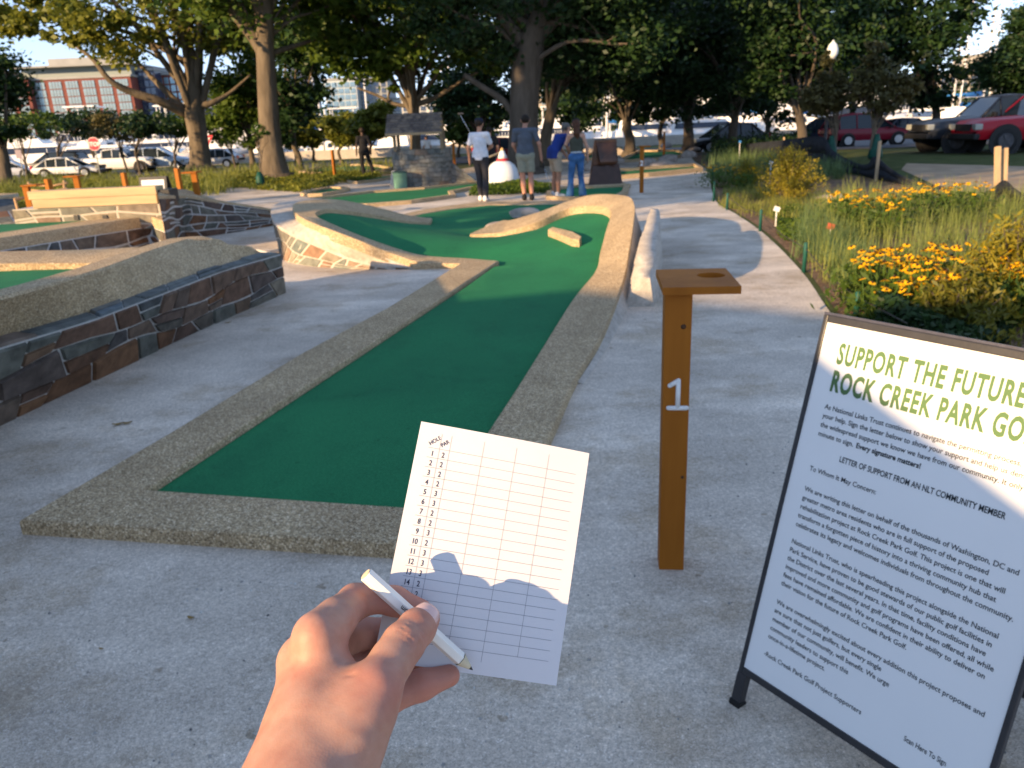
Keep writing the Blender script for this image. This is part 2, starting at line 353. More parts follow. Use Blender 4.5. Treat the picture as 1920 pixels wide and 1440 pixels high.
# left bank kerb, from the bend round to its free tail
LI = [(935, 489, .075), (875, 484, .075), (800, 479, .12), (750, 467, .2), (675, 441, .38), (612, 414, .54), (592, 402, .60), (601, 394, .62), (628, 392, .58), (706, 403, .36), (762, 414, .2), (806, 417, .1)]
LO = [(862, 494, .075), (820, 493, .075), (783, 491, .1), (733, 474, .2), (667, 448, .39), (575, 413, .575), (549, 392, .64), (560, 378, .66), (624, 373, .61), (702, 387, .4), (764, 403, .22), (810, 409, .1)]
LIw = [G(*p) for p in LI]; LOw = [G(*p) for p in LO]
kerb_strip(LIw, LOw, .1, .14).build('kerb', m_kerb, h1)
# right kerb climbing to the high banked end and folding back to its free tail
RI = [(819, 954, .075), (915, 808, .075), (987, 698, .075), (1075, 560, .1), (1117, 507, .16), (1126, 470, .24), (1138, 425, .38), (1145, 398, .47), (1122, 386, .5), (1068, 390, .44), (1006, 416, .3), (950, 434, .17), (931, 437, .13), (881, 440, .09)]
RO = [(932, 1030, .075), (1035, 805, .075), (1083, 700, .075), (1132, 620, .1), (1170, 521, .22), (1180, 470, .34), (1188, 420, .5), (1190, 383, .6), (1172, 366, .63), (1100, 366, .58), (1016, 395, .38), (960, 412, .22), (939, 414, .18), (883, 437, .1)]
RIw = [G(*p) for p in RI]; ROw = [G(*p) for p in RO]
kerb_strip(RIw, ROw, .12, .2).build('kerb', m_kerb, h1)
# far rim, nearly flush
FI = [(1125, 381, .03), (1000, 383, .03), (917, 384, .03), (850, 391, .03), (790, 401, .03), (772, 407, .03), (800, 412, .03)]
FO = [(1125, 375, .03), (1000, 377, .03), (912, 379, .03), (845, 385, .03), (778, 396, .03), (748, 405, .05), (765, 411, .08)]
kerb_strip([G(*p) for p in FI], [G(*p) for p in FO], .03, .03).build('kerb', m_kerb, h1)
dz = lambda P, d: [np.array(p)-np.array([0, 0, d]) for p in P]
LIc = catmull(LIw, 4); RIc = catmull(RIw, 4)
ROc = catmull([ROw[i] for i in (13, 12, 11, 10, 9)], 3)
turf = [np.array(inL)-np.array([0, 0, .04])] + dz(LIc, .06) + [np.array(G(*p))-np.array([0, 0, .012]) for p in FI[::-1][1:]] \
     + dz([G(1110, 385, .03)], 0) + dz([ROw[9]], .45) + dz([ROw[10]], .32) + dz([ROw[11]], .17) + dz([ROw[12]], .14) + dz([ROw[13]], .06) + [np.array(p)-np.array([0, 0, .045+.06*min(max(p[2]-.1, 0)/.2, 1)]) for p in RIc[::-1][1:]]
v, f = fill(turf, .28); TV0 = v; b = MB(); b.add(v, f, True); b.build('turf', m_turf, h1)
# sloping skirts and the stone face of the left bank
sk = [(600, 372, .58), (545, 373, .60), (511, 388, .57), (512, 413, .525), (540, 434, .42), (583, 453, .32), (660, 485, .13), (742, 503, .02)]
bs = [(600, 372, .3), (550, 440, 0), (528, 462, 0), (527, 484, 0), (548, 494, 0), (595, 501, 0), (664, 505, 0), (742, 506, 0)]
skw = catmull([G(*p) for p in sk], 5); bsw = catmull([G(*p) for p in bs], 5)
KOn = LOw[7:1:-1]; ko = resample(catmull([np.array(p)-np.array([0, 0, .09]) for p in [LOw[8], LOw[7], LOw[6], LOw[5], LOw[4], LOw[3], LOw[2], LOw[1]]], 5), len(skw))
b = MB(); b.strip(ko, skw, True); b.build('concrete_ledge', m_cream, h1)
bm_, bs_ = MB(), MB(); a0 = skw[3:]; a1 = bsw[3:]
stone_face(bs_, bm_, a1, dz(a0, .03), 2, .26, 5, .02, .008)
wl = bm_.build('stone_bank', m_mortar_c, h1); bs_.build('stones', m_stone_l, wl)
b = MB(); b.strip(a0, dz(a0, .035), True); b.build('bank_coping', m_cream, h1)
# right bank: back skirt, sloping slab
rw = [np.array(p) for p in catmull([ROw[i] for i in (2, 3, 4, 5, 6, 7, 8, 9, 10)], 5)]
rb = []
for i, p in enumerate(rw):
    q = rw[min(i+1, len(rw)-1)]-rw[max(i-1, 0)]; o = np.array([q[1], -q[0], 0]); o /= np.linalg.norm(o)+1e-9
    rb.append(np.array([p[0], p[1], 0])+o*(.05+.25*max(0, p[2]-.1)))
b = MB(); b.strip(dz(rw, .06), rb, True); b.build('concrete_skirt', m_cream, h1)
# wavy concrete ridge right of the bank
rt = [(1220, 391, .55), (1215, 410, .53), (1203, 445, .48), (1198, 475, .42), (1195, 522, .26)]
ro = [(1236, 392, .55), (1237, 412, .53), (1231, 445, .48), (1228, 475, .42), (1216, 522, .26)]
T0 = np.array(catmull([G(*p) for p in rt], 8)); T1 = np.array(catmull([G(*p) for p in ro], 8)); rr_ = np.random.RandomState(4)
T0[:, 0] += rr_.uniform(-.012, .012, len(T0)); T1[:, 0] += rr_.uniform(-.015, .015, len(T1))
b = MB(); n = len(T0); fl0 = T0*np.array([1, 1, 0])-np.array([.12, 0, 0]); fl1 = T1*np.array([1, 1, 0])+np.array([.04, 0, 0])
b.add(np.concatenate([fl0, T0, T1, fl1]), [(j*n+i, j*n+i+1, (j+1)*n+i+1, (j+1)*n+i) for j in range(3) for i in range(n-1)], True)
b.f += [(0, n, 2*n, 3*n), (n-1, 4*n-1, 3*n-1, 2*n-1)]; b.sm += [False]*2
tag(b.build('concrete_ridge', m_cream), 'low wavy pale concrete ridge beside the banked end of the first hole', 'ridge')
# block on the green and stones by the kerb
tp = [(1028, 434), (1037, 428), (1072, 436), (1088, 445), (1084, 455), (1072, 458)]
tpw = []
for x, y in [(1027, 430), (1036, 425), (1074, 434), (1090, 443), (1086, 449), (1072, 448)]:
    z_ = .34
    for _ in range(12): g_ = G(x, y, z_); z_ = .264+.1*(g_[1]-9.9)+.19*(g_[0]-.75)+.065
    tpw.append(g_)
b = MB(); b.hexa([(p[0], p[1], p[2]-.14) for p in tpw], tpw); tag(b.build('obstacle_block', m_kerb, bevel=.01), 'elongated six-sided tan block standing on the sunlit green', 'obstacle')
def rock(name, label, c, d, seed, mat, rz=0, group=None):
    rnd = np.random.RandomState(seed); import bmesh
    bm = bmesh.new(); bmesh.ops.create_icosphere(bm, subdivisions=3, radius=1)
    K = rnd.normal(size=(7, 3)); K /= np.linalg.norm(K, axis=1, keepdims=True); K[:, 2] *= .8; lim = rnd.uniform(.6, .85, 7)
    for v_ in bm.verts:
        q = np.array(v_.co); 
        for k, l_ in zip(K, lim):
            dd = q@k
            if dd > l_: q = q - k*(dd-l_)*.9
        q += rnd.normal(0, .012, 3); v_.co = Vector((q[0]*d[0]/2, q[1]*d[1]/2, max(q[2], -.3)*d[2]/2))
    me = bpy.data.meshes.new(name); bm.to_mesh(me); bm.free(); me.polygons.foreach_set('use_smooth', [True]*len(me.polygons))
    o = link(name, me, mat); o.location = c; o.rotation_euler[2] = rz; ORG[o.name] = Vector(c)
    return tag(o, label, 'rock', group)
m_rock = M('grey_pink_rock', (.36, .31, .27), .85, .3, 5, .6, 30, .2, bdist=.01)
g_ = G(982, 402, .12); rock('boulder', 'flat topped grey boulder behind the kerb tail of the first hole', (g_[0], g_[1]+.1, .11), (.62, .34, .27), 5, m_rock, .1)
g_ = G(935, 424, .1); rock('boulder', 'small pinkish wedge of rock beside the flat boulder', (g_[0], g_[1], .08), (.5, .3, .2), 8, m_rock, .5)
# ---------------------------------------------------------------- raised hole at the left with the long dark stone wall
h2 = thing('minigolf_hole', 'raised hole on a dark stone wall at the left edge, tan kerb above', 'golf hole', G(100, 740))
def ext(P, a):
    p, q = np.array(P[0]), np.array(P[1]); d = (p-q)/np.linalg.norm(p-q); return [p+d*a]+[np.array(x) for x in P]
cb = ext([G(0, 796, 0), G(140, 730, 0), G(281, 664, 0), G(430, 594, 0), G(535, 549, 0)], 2.5)
ct = ext([G(0, 653, .52), G(173, 601, .50), G(326, 543, .48), G(420, 507, .47), G(526, 477, .44)], 2.5)
kb = ext([G(0, 632, .54), G(163, 588, .52), G(326, 528, .50), G(424, 495, .49), G(500, 474, .46)], 2.5)
bm_, bs_ = MB(), MB(); stone_face(bs_, bm_, cb, ct, 3, .36, 27, .011, .022)
bx_, by_ = MB(), MB(); e1 = G(500, 474, .46); e2 = (e1[0]-.25, e1[1]+.25, .46); stone_face(bs_, bm_, [cb[-1], np.array([e1[0]-.2, e1[1]+.55, 0])], [ct[-1], np.array([e1[0]-.25, e1[1]+.45, .44])], 3, .25, 4)
wl = bm_.build('stone_wall', m_mortar, h2); bs_.build('stones', m_stone, wl)
bs_, bm_ = MB(), MB(); stone_face(bs_, bm_, ct, kb, 1, .42, 9, .006, .02)
cp = bm_.build('flagstone_cap', m_mortar, h2); bs_.build('flagstones', islandmat('flagstone', [(0, (.09, .10, .10)), (.5, (.14, .15, .14)), (.75, (.17, .11, .08)), (1, (.11, .14, .16))], .8, .5, 20, .35, 8), cp)
kn = ext([G(0, 556, .82), G(100, 530, .80), G(196, 501, .78), G(294, 465, .75), G(353, 447, .73), G(407, 445, .71), G(432, 459, .62), G(455, 459, .60), G(474, 462, .56)], 2.5)
kf = ext([G(0, 540, .88), G(90, 515, .875), G(183, 491, .87), G(270, 458, .87), G(345, 441, .87), G(412, 439, .83), G(440, 454, .72), G(458, 455, .68), G(480, 458, .64)], 2.5)
kf = [np.array(a)+(np.array(c)-np.array(a))*1 for a, c in zip(kn, kf)]
kb2 = resample(kb, 60); KN = resample(kn, 60); tt_ = np.gradient(KN, axis=0); pn_ = np.stack([-tt_[:, 1], tt_[:, 0], 0*tt_[:, 0]], 1); pn_ /= np.linalg.norm(pn_, axis=1, keepdims=True); KF = KN+pn_*.2
b = MB(); b.strip(kb2-np.array([0, 0, .03]), KN-np.array([0, 0, .02]), True); b.strip(KN-np.array([0, 0, .02]), KN*.93+KF*.07-np.array([0, 0, .003]), True); b.strip(KN*.93+KF*.07-np.array([0, 0, .003]), KF, True); b.strip(KF, KF-np.array([0, 0, .12]), True); b.build('kerb', m_kerb, h2)
k2a = [G(183, 493, .74), G(100, 493, .75), G(0, 494, .76), G(-220, 500, .78)]; k2b = [G(262, 462, .75), G(180, 467, .76), G(0, 471, .77), G(-220, 478, .79)]
kerb_strip(k2a, k2b, .07, .1).build('kerb', m_kerb, h2)
tz = .70
turf2 = [np.array((p[0], p[1], tz)) for p in KF[:44:3]] + [np.array((*G(186, 492, .74)[:2], tz)), np.array((*G(100, 491, .75)[:2], tz)), np.array((*G(0, 491, .76)[:2], tz)), np.array((*G(-220, 498, .78)[:2], tz))]
v, f = fill(turf2); b = MB(); b.add(v, f); b.build('turf', m_turf, h2)
# ---------------------------------------------------------------- raised hole behind it, with ramp wall and timber box
h3 = thing('minigolf_hole', 'raised hole with sloping ramp wall of dark stone under the timber box', 'golf hole', G(320, 450))
fr = [G(-150, 475, .5), G(0, 446, .5), G(140, 425, .5), G(279, 405, .5), G(308, 415, .5)]
bkk = [G(-150, 462, .5), G(0, 436, .5), G(140, 416, .5), G(270, 400, .5), G(312, 402, .5)]
kerb_strip(bkk, fr, .06, .16, 4, False).build('kerb', m_kerb, h3)
bm_, bs_ = MB(), MB(); top = [np.array(p)-np.array([0, 0, .16]) for p in fr]
stone_face(bs_, bm_, [np.array((p[0]+.02, p[1]-.12, 0)) for p in fr], top, 2, .38, 33, .013, .014)
kc_ = G(308, 415, .5); rampb = [(kc_[0], kc_[1]-.05, 0), G(346, 451, 0), G(430, 438, 0), G(512, 424, 0)]
rampt = [(kc_[0], kc_[1]-.05, .84), G(350, 370, .70), G(430, 383, .50), G(512, 396, .27)]
stone_face(bs_, bm_, rampb, rampt, 5, .32, 12, .014, .014)
wl = bm_.build('stone_wall', m_mortar, h3); bs_.build('stones', m_stone, wl)
rc = [G(298, 352, .86), G(350, 355, .78), G(405, 374, .60), G(512, 391, .32)]
kerb_strip([np.array(p) for p in rc], [np.array(p)+np.array([0, 0, .03]) for p in rampt], .1, .06, 4, False).build('ramp_coping', m_kerb, h3)
by = 12.25; x0 = D(27, 410, by)[0]; x1 = D(306, 400, by)[0]
v, f = fill([(*p[:2], .485) for p in bkk] + [(x1-.02, by-.01, .485), (x0-.6, by-.01, .485), (*G(-150, 440, .485)[:2], .485)]); b = MB(); b.add(v, f); b.build('turf', m_turf, h3)
# stone box and the beam on it
bm_, bs_ = MB(), MB(); stone_face(bs_, bm_, [(x0, by, .3), (x1, by, .3)], [(x0, by, .70), (x1, by, .70)], 3, .42, 71, .016, .012)
bx = thing('stone_box', 'low stone box wall with two square drain holes, under the timber beam', 'wall', ((x0+x1)/2, by, 0))
cr = MB(); cr.prism([(x0+.01, by+.003), (x1-.005, by+.003), (x1-.48, by+.7), (x0+.01, by+.7)], 0, .695); cr.build('core', m_mortar, bx)
wl = bm_.build('stone_face', m_mortar_c, bx); bs_.build('stones', m_stone_l, wl)
for px in (143, 197):
    g_ = D(px, 408, by-.015); b = MB(); b.box((g_[0], g_[1], g_[2]), (.07, .02, .08)); b.build('drain_hole', m_black, bx)
g0 = D(55, 360, by-.05); g1 = D(290, 352, by-.05)
tb = thing('timber_beam', 'long pale timber beam of two stacked planks on the stone box', 'beam', ((g0[0]+g1[0])/2, by, .70))
b = MB(); b.box(((g0[0]+g1[0])/2, by+.1, .768), (g1[0]-g0[0], .3, .130)); b.build('lower_plank', m_beam, tb, bevel=.006)
b = MB(); b.box(((g0[0]+g1[0])/2-.02, by+.11, .898), (g1[0]-g0[0]+.05, .3, .125)); b.build('upper_plank', m_beam, tb, bevel=.006)
b = MB(); b.box((g1[0]+.10, by+.18, .80), (.16, .35, .2)); b.build('end_block', m_black, tb)
# low dark wall at the far left edge
bm_, bs_ = MB(), MB(); stone_face(bs_, bm_, [G(-200, 460, 0), G(30, 445, 0)], [G(-200, 380, .55), G(30, 372, .55)], 3, .4, 6)
lw = thing('stone_wall', 'dark low stone wall at the left edge of the photo beyond the beam', 'wall', G(0, 440)); q = bm_.build('face', m_mortar, lw); bs_.build('stones', m_stone, q)
b = kerb_strip([np.array(G(-200, 364, .62)), np.array(G(34, 362, .62))], [np.array(G(-200, 372, .6)), np.array(G(36, 368, .6))], .1, .1, 4, False); b.build('coping', m_kerb, lw)
# ---------------------------------------------------------------- farther holes
def hole(label, px, z=.03, kw=.14, kh=.06, smooth=True, mat=None):
    P = [np.array(G(x, y, z)) for x, y in px]; c = np.mean(P, axis=0)
    P2 = P+[P[0]]; Q = catmull(P2, 3) if smooth else P2; Q = Q[:-1]
    h = thing('minigolf_hole', label, 'golf hole', (c[0], c[1], 0)); n = len(Q)
    A = sum(Q[i][0]*Q[(i+1) % n][1]-Q[(i+1) % n][0]*Q[i][1] for i in range(n)); sgn = 1 if A > 0 else -1; O = []
    for i in range(n):
        t = Q[(i+1) % n]-Q[i-1]; o = np.array([t[1], -t[0], 0])*sgn; O.append(Q[i]+o/(np.linalg.norm(o)+1e-9)*kw)
    v, f = fill(Q); b = MB(); b.add(v, f); b.build('turf', m_turf, h)
    b = MB(); up_ = lambda L_, dz_: [np.array(p)+np.array([0, 0, dz_]) for p in L_]
    b.strip(up_(Q, -.02), up_(Q, kh), False, True); b.strip(up_(Q, kh), up_(O, kh), False, True); b.strip(up_(O, kh), up_(O, -z), False, True)
    b.build('kerb', mat or m_kerb, h); return h
hole('long shaded green strip in front of the wishing well', [(560, 378), (700, 362), (796, 355), (905, 343), (900, 350), (840, 362), (845, 369), (765, 380), (690, 386), (640, 386)], smooth=False)
hole('small green patch between low shrubs left of the wishing well', [(572, 365), (618, 354), (648, 357), (600, 366)])
hole('curved green behind the person dressed in black', [(566, 325), (606, 316), (680, 311), (730, 318), (700, 322), (620, 327)], kh=.1)
hole('thin green strip under the feet of the person in black', [(655, 338), (735, 330), (740, 333), (670, 343)])
hole('shaded green beside the path behind the woman in jeans', [(1035, 372), (1050, 356), (1160, 346), (1150, 372)])
hole('green at the left edge before the grasses', [(310, 336), (350, 330), (380, 334), (330, 342)])
hole('far green with angular kerb by the path', [(1150, 335), (1160, 322), (1300, 312), (1310, 320), (1210, 330)], smooth=False, kh=.1)
hole('distant triangular green beyond the far posts', [(1165, 304), (1200, 285), (1265, 284), (1290, 292), (1230, 300)], smooth=False, kh=.1)
hole('distant narrow green left of the triangular one', [(1090, 300), (1120, 285), (1150, 283), (1130, 300)], smooth=False, kh=.1)
rr_ = random.Random(3)
for i, (px, py) in enumerate([(1108, 285), (1135, 291), (1160, 290), (1180, 284), (1150, 309), (1215, 312), (1255, 305), (1290, 296), (1300, 283), (1250, 276), (1120, 320), (1240, 315)]):
    g_ = G(px, py); rock('boulder', 'low boulder edging the distant greens beyond the steel chute', (g_[0], g_[1], .06), (rr_.uniform(.8, 1.5), .7, rr_.uniform(.3, .6)), 40+i, m_rock, rr_.random(), 'boulders edging the distant greens')

for o_ in bpy.data.objects:
    if o_.type == 'MESH' and o_.name.split('.')[0] in ('kerb', 'ramp_coping', 'coping') and any(o_.data.polygons[k].use_smooth for k in range(min(3, len(o_.data.polygons)))):
        m_ = o_.modifiers.new('es', 'EDGE_SPLIT'); m_.split_angle = R_(24)
# ---------------------------------------------------------------- unseen screen with roof and wall, added and shaped to shade the near ground
shade_scr = thing('shade_screen', 'unseen timber screen added behind the camera to shade the near ground', 'building', (-8, -4, 0))
prof = [(-2.9, 1.75), (-3.5, 2.1), (-3.94, 2.33), (-4.86, 2.76), (-5.7, 3.22), (-7.8, 3.25), (-11, 3.72), (-12.5, 3.6), (-16.5, 3.45)]
b = MB(); n = len(prof)
V = [(x, y, z+dz) for dz in (0, -.14) for y in (-3.2, -4.6) for x, z in [(a+1.11*(y+3.2), c) for a, c in prof]]
b.add(V, [(i, i+1, n+i+1, n+i) for i in range(n-1)] + [(2*n+i, 2*n+i+1, 3*n+i+1, 3*n+i) for i in range(n-1)] + [(i, i+1, 2*n+i+1, 2*n+i) for i in range(n-1)] + [(n+i, n+i+1, 3*n+i+1, 3*n+i) for i in range(n-1)] + [(0, n, 3*n, 2*n), (n-1, 2*n-1, 4*n-1, 3*n-1)])
b.build('roof', m_postwood, shade_scr)
b = MB(); V = [(x, -3.35, z-.15) for x, z in prof] + [(x, -3.35, 0) for x, z in prof]; V += [(x-1.2, -4.43, z) for x, _, z in V]
b.add(V, [(i, i+1, n+i+1, n+i) for i in range(n-1)] + [(2*n+i, 2*n+i+1, 3*n+i+1, 3*n+i) for i in range(n-1)] + [(0, n, 3*n, 2*n), (n-1, 2*n-1, 4*n-1, 3*n-1)]); b.build('wall', m_beam, shade_scr)
# ---------------------------------------------------------------- implicit bodies
def sdf_prim(Dv, lo, h, a, b_, ra, rb, k, fl=None):
    """smooth-union a tapered capsule into the distance grid, touching only its own box"""
    a = np.array(a, float); b_ = np.array(b_, float); m = max(ra, rb)+3*k+3*h
    i0 = np.maximum(np.floor((np.minimum(a, b_)-m-lo)/h).astype(int), 0); i1 = np.minimum(np.ceil((np.maximum(a, b_)+m-lo)/h).astype(int)+1, Dv.shape)
    if (i1 <= i0).any(): return
    X, Y, Z = np.meshgrid(*[lo[j]+h*np.arange(i0[j], i1[j]) for j in range(3)], indexing='ij')
    d = b_-a; L2 = max(d@d, 1e-12); t = np.clip(((X-a[0])*d[0]+(Y-a[1])*d[1]+(Z-a[2])*d[2])/L2, 0, 1)
    x, y, z = X-a[0]-t*d[0], Y-a[1]-t*d[1], Z-a[2]-t*d[2]
    if fl is not None:      # flattened section: (unit axis, factor)
        ax, f = fl; q = x*ax[0]+y*ax[1]+z*ax[2]; x = x+ax[0]*q*(1/f-1); y = y+ax[1]*q*(1/f-1); z = z+ax[2]*q*(1/f-1)
        v = (np.sqrt(x*x+y*y+z*z)-(ra+(rb-ra)*t))*min(f, 1)
    else: v = np.sqrt(x*x+y*y+z*z)-(ra+(rb-ra)*t)
    s = np.s_[i0[0]:i1[0], i0[1]:i1[1], i0[2]:i1[2]]; o = Dv[s]
    hh = np.clip(.5+.5*(o-v)/k, 0, 1); Dv[s] = (o*(1-hh)+v*hh-k*hh*(1-hh))
def surface_nets(Dv, lo, h):
    ins = Dv < 0; nx, ny, nz = Dv.shape
    c = np.zeros((nx-1, ny-1, nz-1), int)
    for dx in (0, 1):
        for dy in (0, 1):
            for dz in (0, 1): c += ins[dx:nx-1+dx, dy:ny-1+dy, dz:nz-1+dz]
    act = (c > 0) & (c < 8); idx = -np.ones(act.shape, int); I = np.argwhere(act); idx[act] = np.arange(len(I))
    acc = np.zeros((len(I), 3)); cnt = np.zeros(len(I)); cor = [(x, y, z) for x in (0, 1) for y in (0, 1) for z in (0, 1)]
    for a in cor:
        for ax in range(3):
            if a[ax]: continue
            b_ = list(a); b_[ax] = 1
            va = Dv[I[:, 0]+a[0], I[:, 1]+a[1], I[:, 2]+a[2]]; vb = Dv[I[:, 0]+b_[0], I[:, 1]+b_[1], I[:, 2]+b_[2]]
            m = (va < 0) != (vb < 0); t = np.where(m, va/(va-vb+1e-12), 0); p = np.array(a, float)[None].repeat(len(I), 0); p[:, ax] += t
            acc += p*m[:, None]; cnt += m
    V = (I+acc/cnt[:, None])*h+lo; Q = []
    for ax in range(3):
        sl0 = [slice(1, -1)]*3; sl0[ax] = slice(0, -1); sl1 = list(sl0); sl1[ax] = slice(1, None)
        A, B = ins[tuple(sl0)], ins[tuple(sl1)]; E_ = np.argwhere(A != B); off = np.ones(3, int); off[ax] = 0; P = E_+off
        s = A[E_[:, 0], E_[:, 1], E_[:, 2]]; u, v = [(1, 2), (2, 0), (0, 1)][ax]
        def g(du, dv):
            q = P.copy(); q[:, u] -= du; q[:, v] -= dv; return idx[q[:, 0], q[:, 1], q[:, 2]]
        q = np.stack([g(1, 1), g(0, 1), g(0, 0), g(1, 0)], 1); q[~s] = q[~s][:, ::-1]; Q.append(q)
    return V, np.concatenate(Q)
def grid_for(pts, m, h):
    P = np.array(pts, float); lo = P.min(0)-m; hi = P.max(0)+m; return np.full(np.ceil((hi-lo)/h).astype(int)+1, 1.0), lo
def sdf_obj(name, prims, h, mat, parent=None, k=.02, m=.05, cut=None):
    """prims: (a, b, ra, rb[, flatten]); cut: function(X,Y,Z)->distance kept where negative"""
    pts = [p[i] for p in prims for i in (0, 1)]; mr = max(max(p[2], p[3]) for p in prims)
    Dv, lo = grid_for(pts, mr+m, h)
    for p in prims: sdf_prim(Dv, lo, h, p[0], p[1], p[2], p[3], p[5] if len(p) > 5 else k, p[4] if len(p) > 4 else None)
    if cut is not None:
        X, Y, Z = np.meshgrid(*[lo[j]+h*np.arange(Dv.shape[j]) for j in range(3)], indexing='ij'); Dv = np.maximum(Dv, cut(X, Y, Z))
    V, Q = surface_nets(Dv, lo, h)
    return link(name, np_mesh(name, V, Q, True), mat, parent)
# ---------------------------------------------------------------- lettering
def text_mesh(s, bold=0.0):
    sp_c = 1.14 if bold > .035 else 1.0
    c = bpy.data.curves.new('t', 'FONT'); c.body = s; c.size = 1; c.space_character = sp_c; c.offset = bold; c.resolution_u = 3
    o = bpy.data.objects.new('t', c); COL.objects.link(o); dg = bpy.context.evaluated_depsgraph_get(); dg.update()
    me = bpy.data.meshes.new_from_object(o.evaluated_get(dg)); bpy.data.objects.remove(o); bpy.data.curves.remove(c)
    V = np.array([v.co[:] for v in me.vertices]) if len(me.vertices) else np.zeros((0, 3)); Fs = [tuple(p.vertices) for p in me.polygons]; bpy.data.meshes.remove(me); return V, Fs
CAPH = float(text_mesh('H')[0][:, 1].max())
def lettering(name, items, mat, parent, u, v, n, lift=.0008):
    """items: (text, origin point, cap height, x squeeze, bold, angle)"""
    b = MB(); u = np.array(u); v = np.array(v); n = np.array(n)
    for it in items:
        s, o, ch, sq, bold, ang = it; V, Fs = text_mesh(s, bold)
        if not len(V): continue
        k = ch/CAPH; x = V[:, 0]*k*sq; y = V[:, 1]*k; ca, sa = math.cos(ang), math.sin(ang)
        X, Y = x*ca-y*sa, x*sa+y*ca
        P = np.array(o)+X[:, None]*u+Y[:, None]*v+n*lift; b.add(P, Fs)
    return b.build(name, mat, parent, fix=False)
def text_w(s, ch, sq=1, bold=0):
    V, _ = text_mesh(s, bold); return V[:, 0].max()*ch/CAPH*sq
m_ink = M('dark_ink', (.03, .035, .04), .6, 0, 5)
m_green_ink = M('green_ink', (.085, .16, .06), .6, 0, 5)
# ---------------------------------------------------------------- tee marker posts
m_num = M('white_numeral', (.75, .75, .74), .4, 0, 5)
def tee_post(label, loc, rz, num=None, h=1.08, flip=1, shelf=True):
    t = thing('tee_marker_post', label, 'marker post', loc, rz, 'wooden tee marker posts')
    b = MB(); b.box((0, .045, (h-.025)/2), (.09, .09, h-.025)); b.build('post', m_postwood, t, world=False, bevel=.003)
    if not shelf: return t
    x0, x1, y0, y1, z0, z1 = -.055*flip, .195*flip, -.03, .30, h-.025, h
    if x0 > x1: x0, x1 = x1, x0
    c = (.125*flip, .17); r = .048; dp = .017
    an = sorted([2*math.pi*k/40 for k in range(40)] + [math.atan2(y-c[1], x-c[0]) % (2*math.pi) for x in (x0, x1) for y in (y0, y1)])
    ci, re = [], []
    for a in an:
        dx, dy = math.cos(a), math.sin(a); ts = [((x1 if dx > 0 else x0)-c[0])/dx if abs(dx) > 1e-9 else 1e9, ((y1 if dy > 0 else y0)-c[1])/dy if abs(dy) > 1e-9 else 1e9]; t_ = min(ts)
        ci.append((c[0]+r*dx, c[1]+r*dy)); re.append((c[0]+t_*dx, c[1]+t_*dy))
    b = MB(); n = len(an); V = [(*p, z1) for p in ci]+[(*p, z1) for p in re]+[(*p, z0) for p in re]+[(*p, z1-dp) for p in ci]
    b.add(V, [(k, (k+1) % n, n+(k+1) % n, n+k) for k in range(n)]+[(n+k, n+(k+1) % n, 2*n+(k+1) % n, 2*n+k) for k in range(n)]+[(k, (k+1) % n, 3*n+(k+1) % n, 3*n+k) for k in range(n)]+[tuple(range(3*n, 4*n)), tuple(range(2*n, 3*n))])
    b.build('cup_shelf', m_postwood, t, world=False)
    if num == 1:
        b = MB(); s = .0085; z = .65
        def bar(p, q): b.tube([(p[0], -.0015, p[1]), (q[0], -.0015, q[1])], s, 10)
        bar((.006, z+.10), (.006, z)); bar((.006, z+.10), (-.022, z+.082)); bar((-.025, z), (.036, z))
        for x, zz in ((.006, z+.10), (-.022, z+.082), (-.025, z), (.036, z), (.006, z)): b.lathe([(0.0005, -.0072), (s*.7, -.006), (s, -.0015), (s, 0)], (x, 0, zz), 12, axis='Y')
        b.build('numeral', m_num, t, world=False)
    elif num:
        V, Fs = text_mesh(str(num), .03); b = MB(); b.add([(x*.16-.045, -.003, y*.16+.62) for x, y, _ in V], Fs); b.build('numeral', m_num, t, world=False)
    return t
p1 = tee_post('nearest wooden tee post, its white numeral 1 above the grey path', (.565, 2.50, 0), -.12, 1)
p1['group'] = 'wooden tee marker posts'
for z, x, s in ((.94, .018, .009), (.385, .03, .006)):
    b = MB(); b.lathe([(0.0003, -.0008), (s*.6, -.0008), (s, -.0003)], (x, 0, z), 14, axis='Y'); b.build('knot', M('wood_knot', (.07, .03, .012), .6, .3, 60), p1, world=False)
def tp_at(px, py, d, h=1.08): q = D(px, py, d); return (q[0], d, 0)
tee_post('wooden tee post at the far left end of the timber beam', (D(45, 345, 13.1)[0], 13.1, 0), .1, None, D(45, 347, 13.1)[2])
tee_post('reddish wooden tee post beside the ramp coping and its top shelf', (D(363, 330, 13.8)[0], 13.8, 0), .05, None, D(363, 322, 13.8)[2], flip=-1)
tee_post('orange tee post in front of the curved wooden bench', (D(91, 330, 14.2)[0], 14.2, 0), 1.2, None, shelf=False)
tee_post('orange tee post right of the wooden bench, behind the timber beam', (D(140, 330, 14.6)[0], 14.6, 0), .1, None, flip=-1)
tee_post('small orange tee post among the grasses left of the big tree trunk', (D(334, 312, 17)[0], 17, 0), 1.3, shelf=False)
tee_post('small orange post top between the grasses and the parked trucks', (D(232, 312, 18)[0], 18, 0), 1.3, h=1.0, shelf=False)
tee_post('orange tee post left of the person in black', (D(626, 300, 30)[0], 30, 0), .8, shelf=False)
tee_post('wooden tee post with small white 2 beside the far path', (G(1203, 362)[0], G(1203, 362)[1], 0), -.1, 2, 1.05)
tee_post('distant thin tee post among the far boulders', (G(1245, 293)[0], G(1245, 293)[1], 0), 0)
tee_post('orange tee post just right of the wishing well', (D(852, 300, 30)[0], 30, 0), .3)
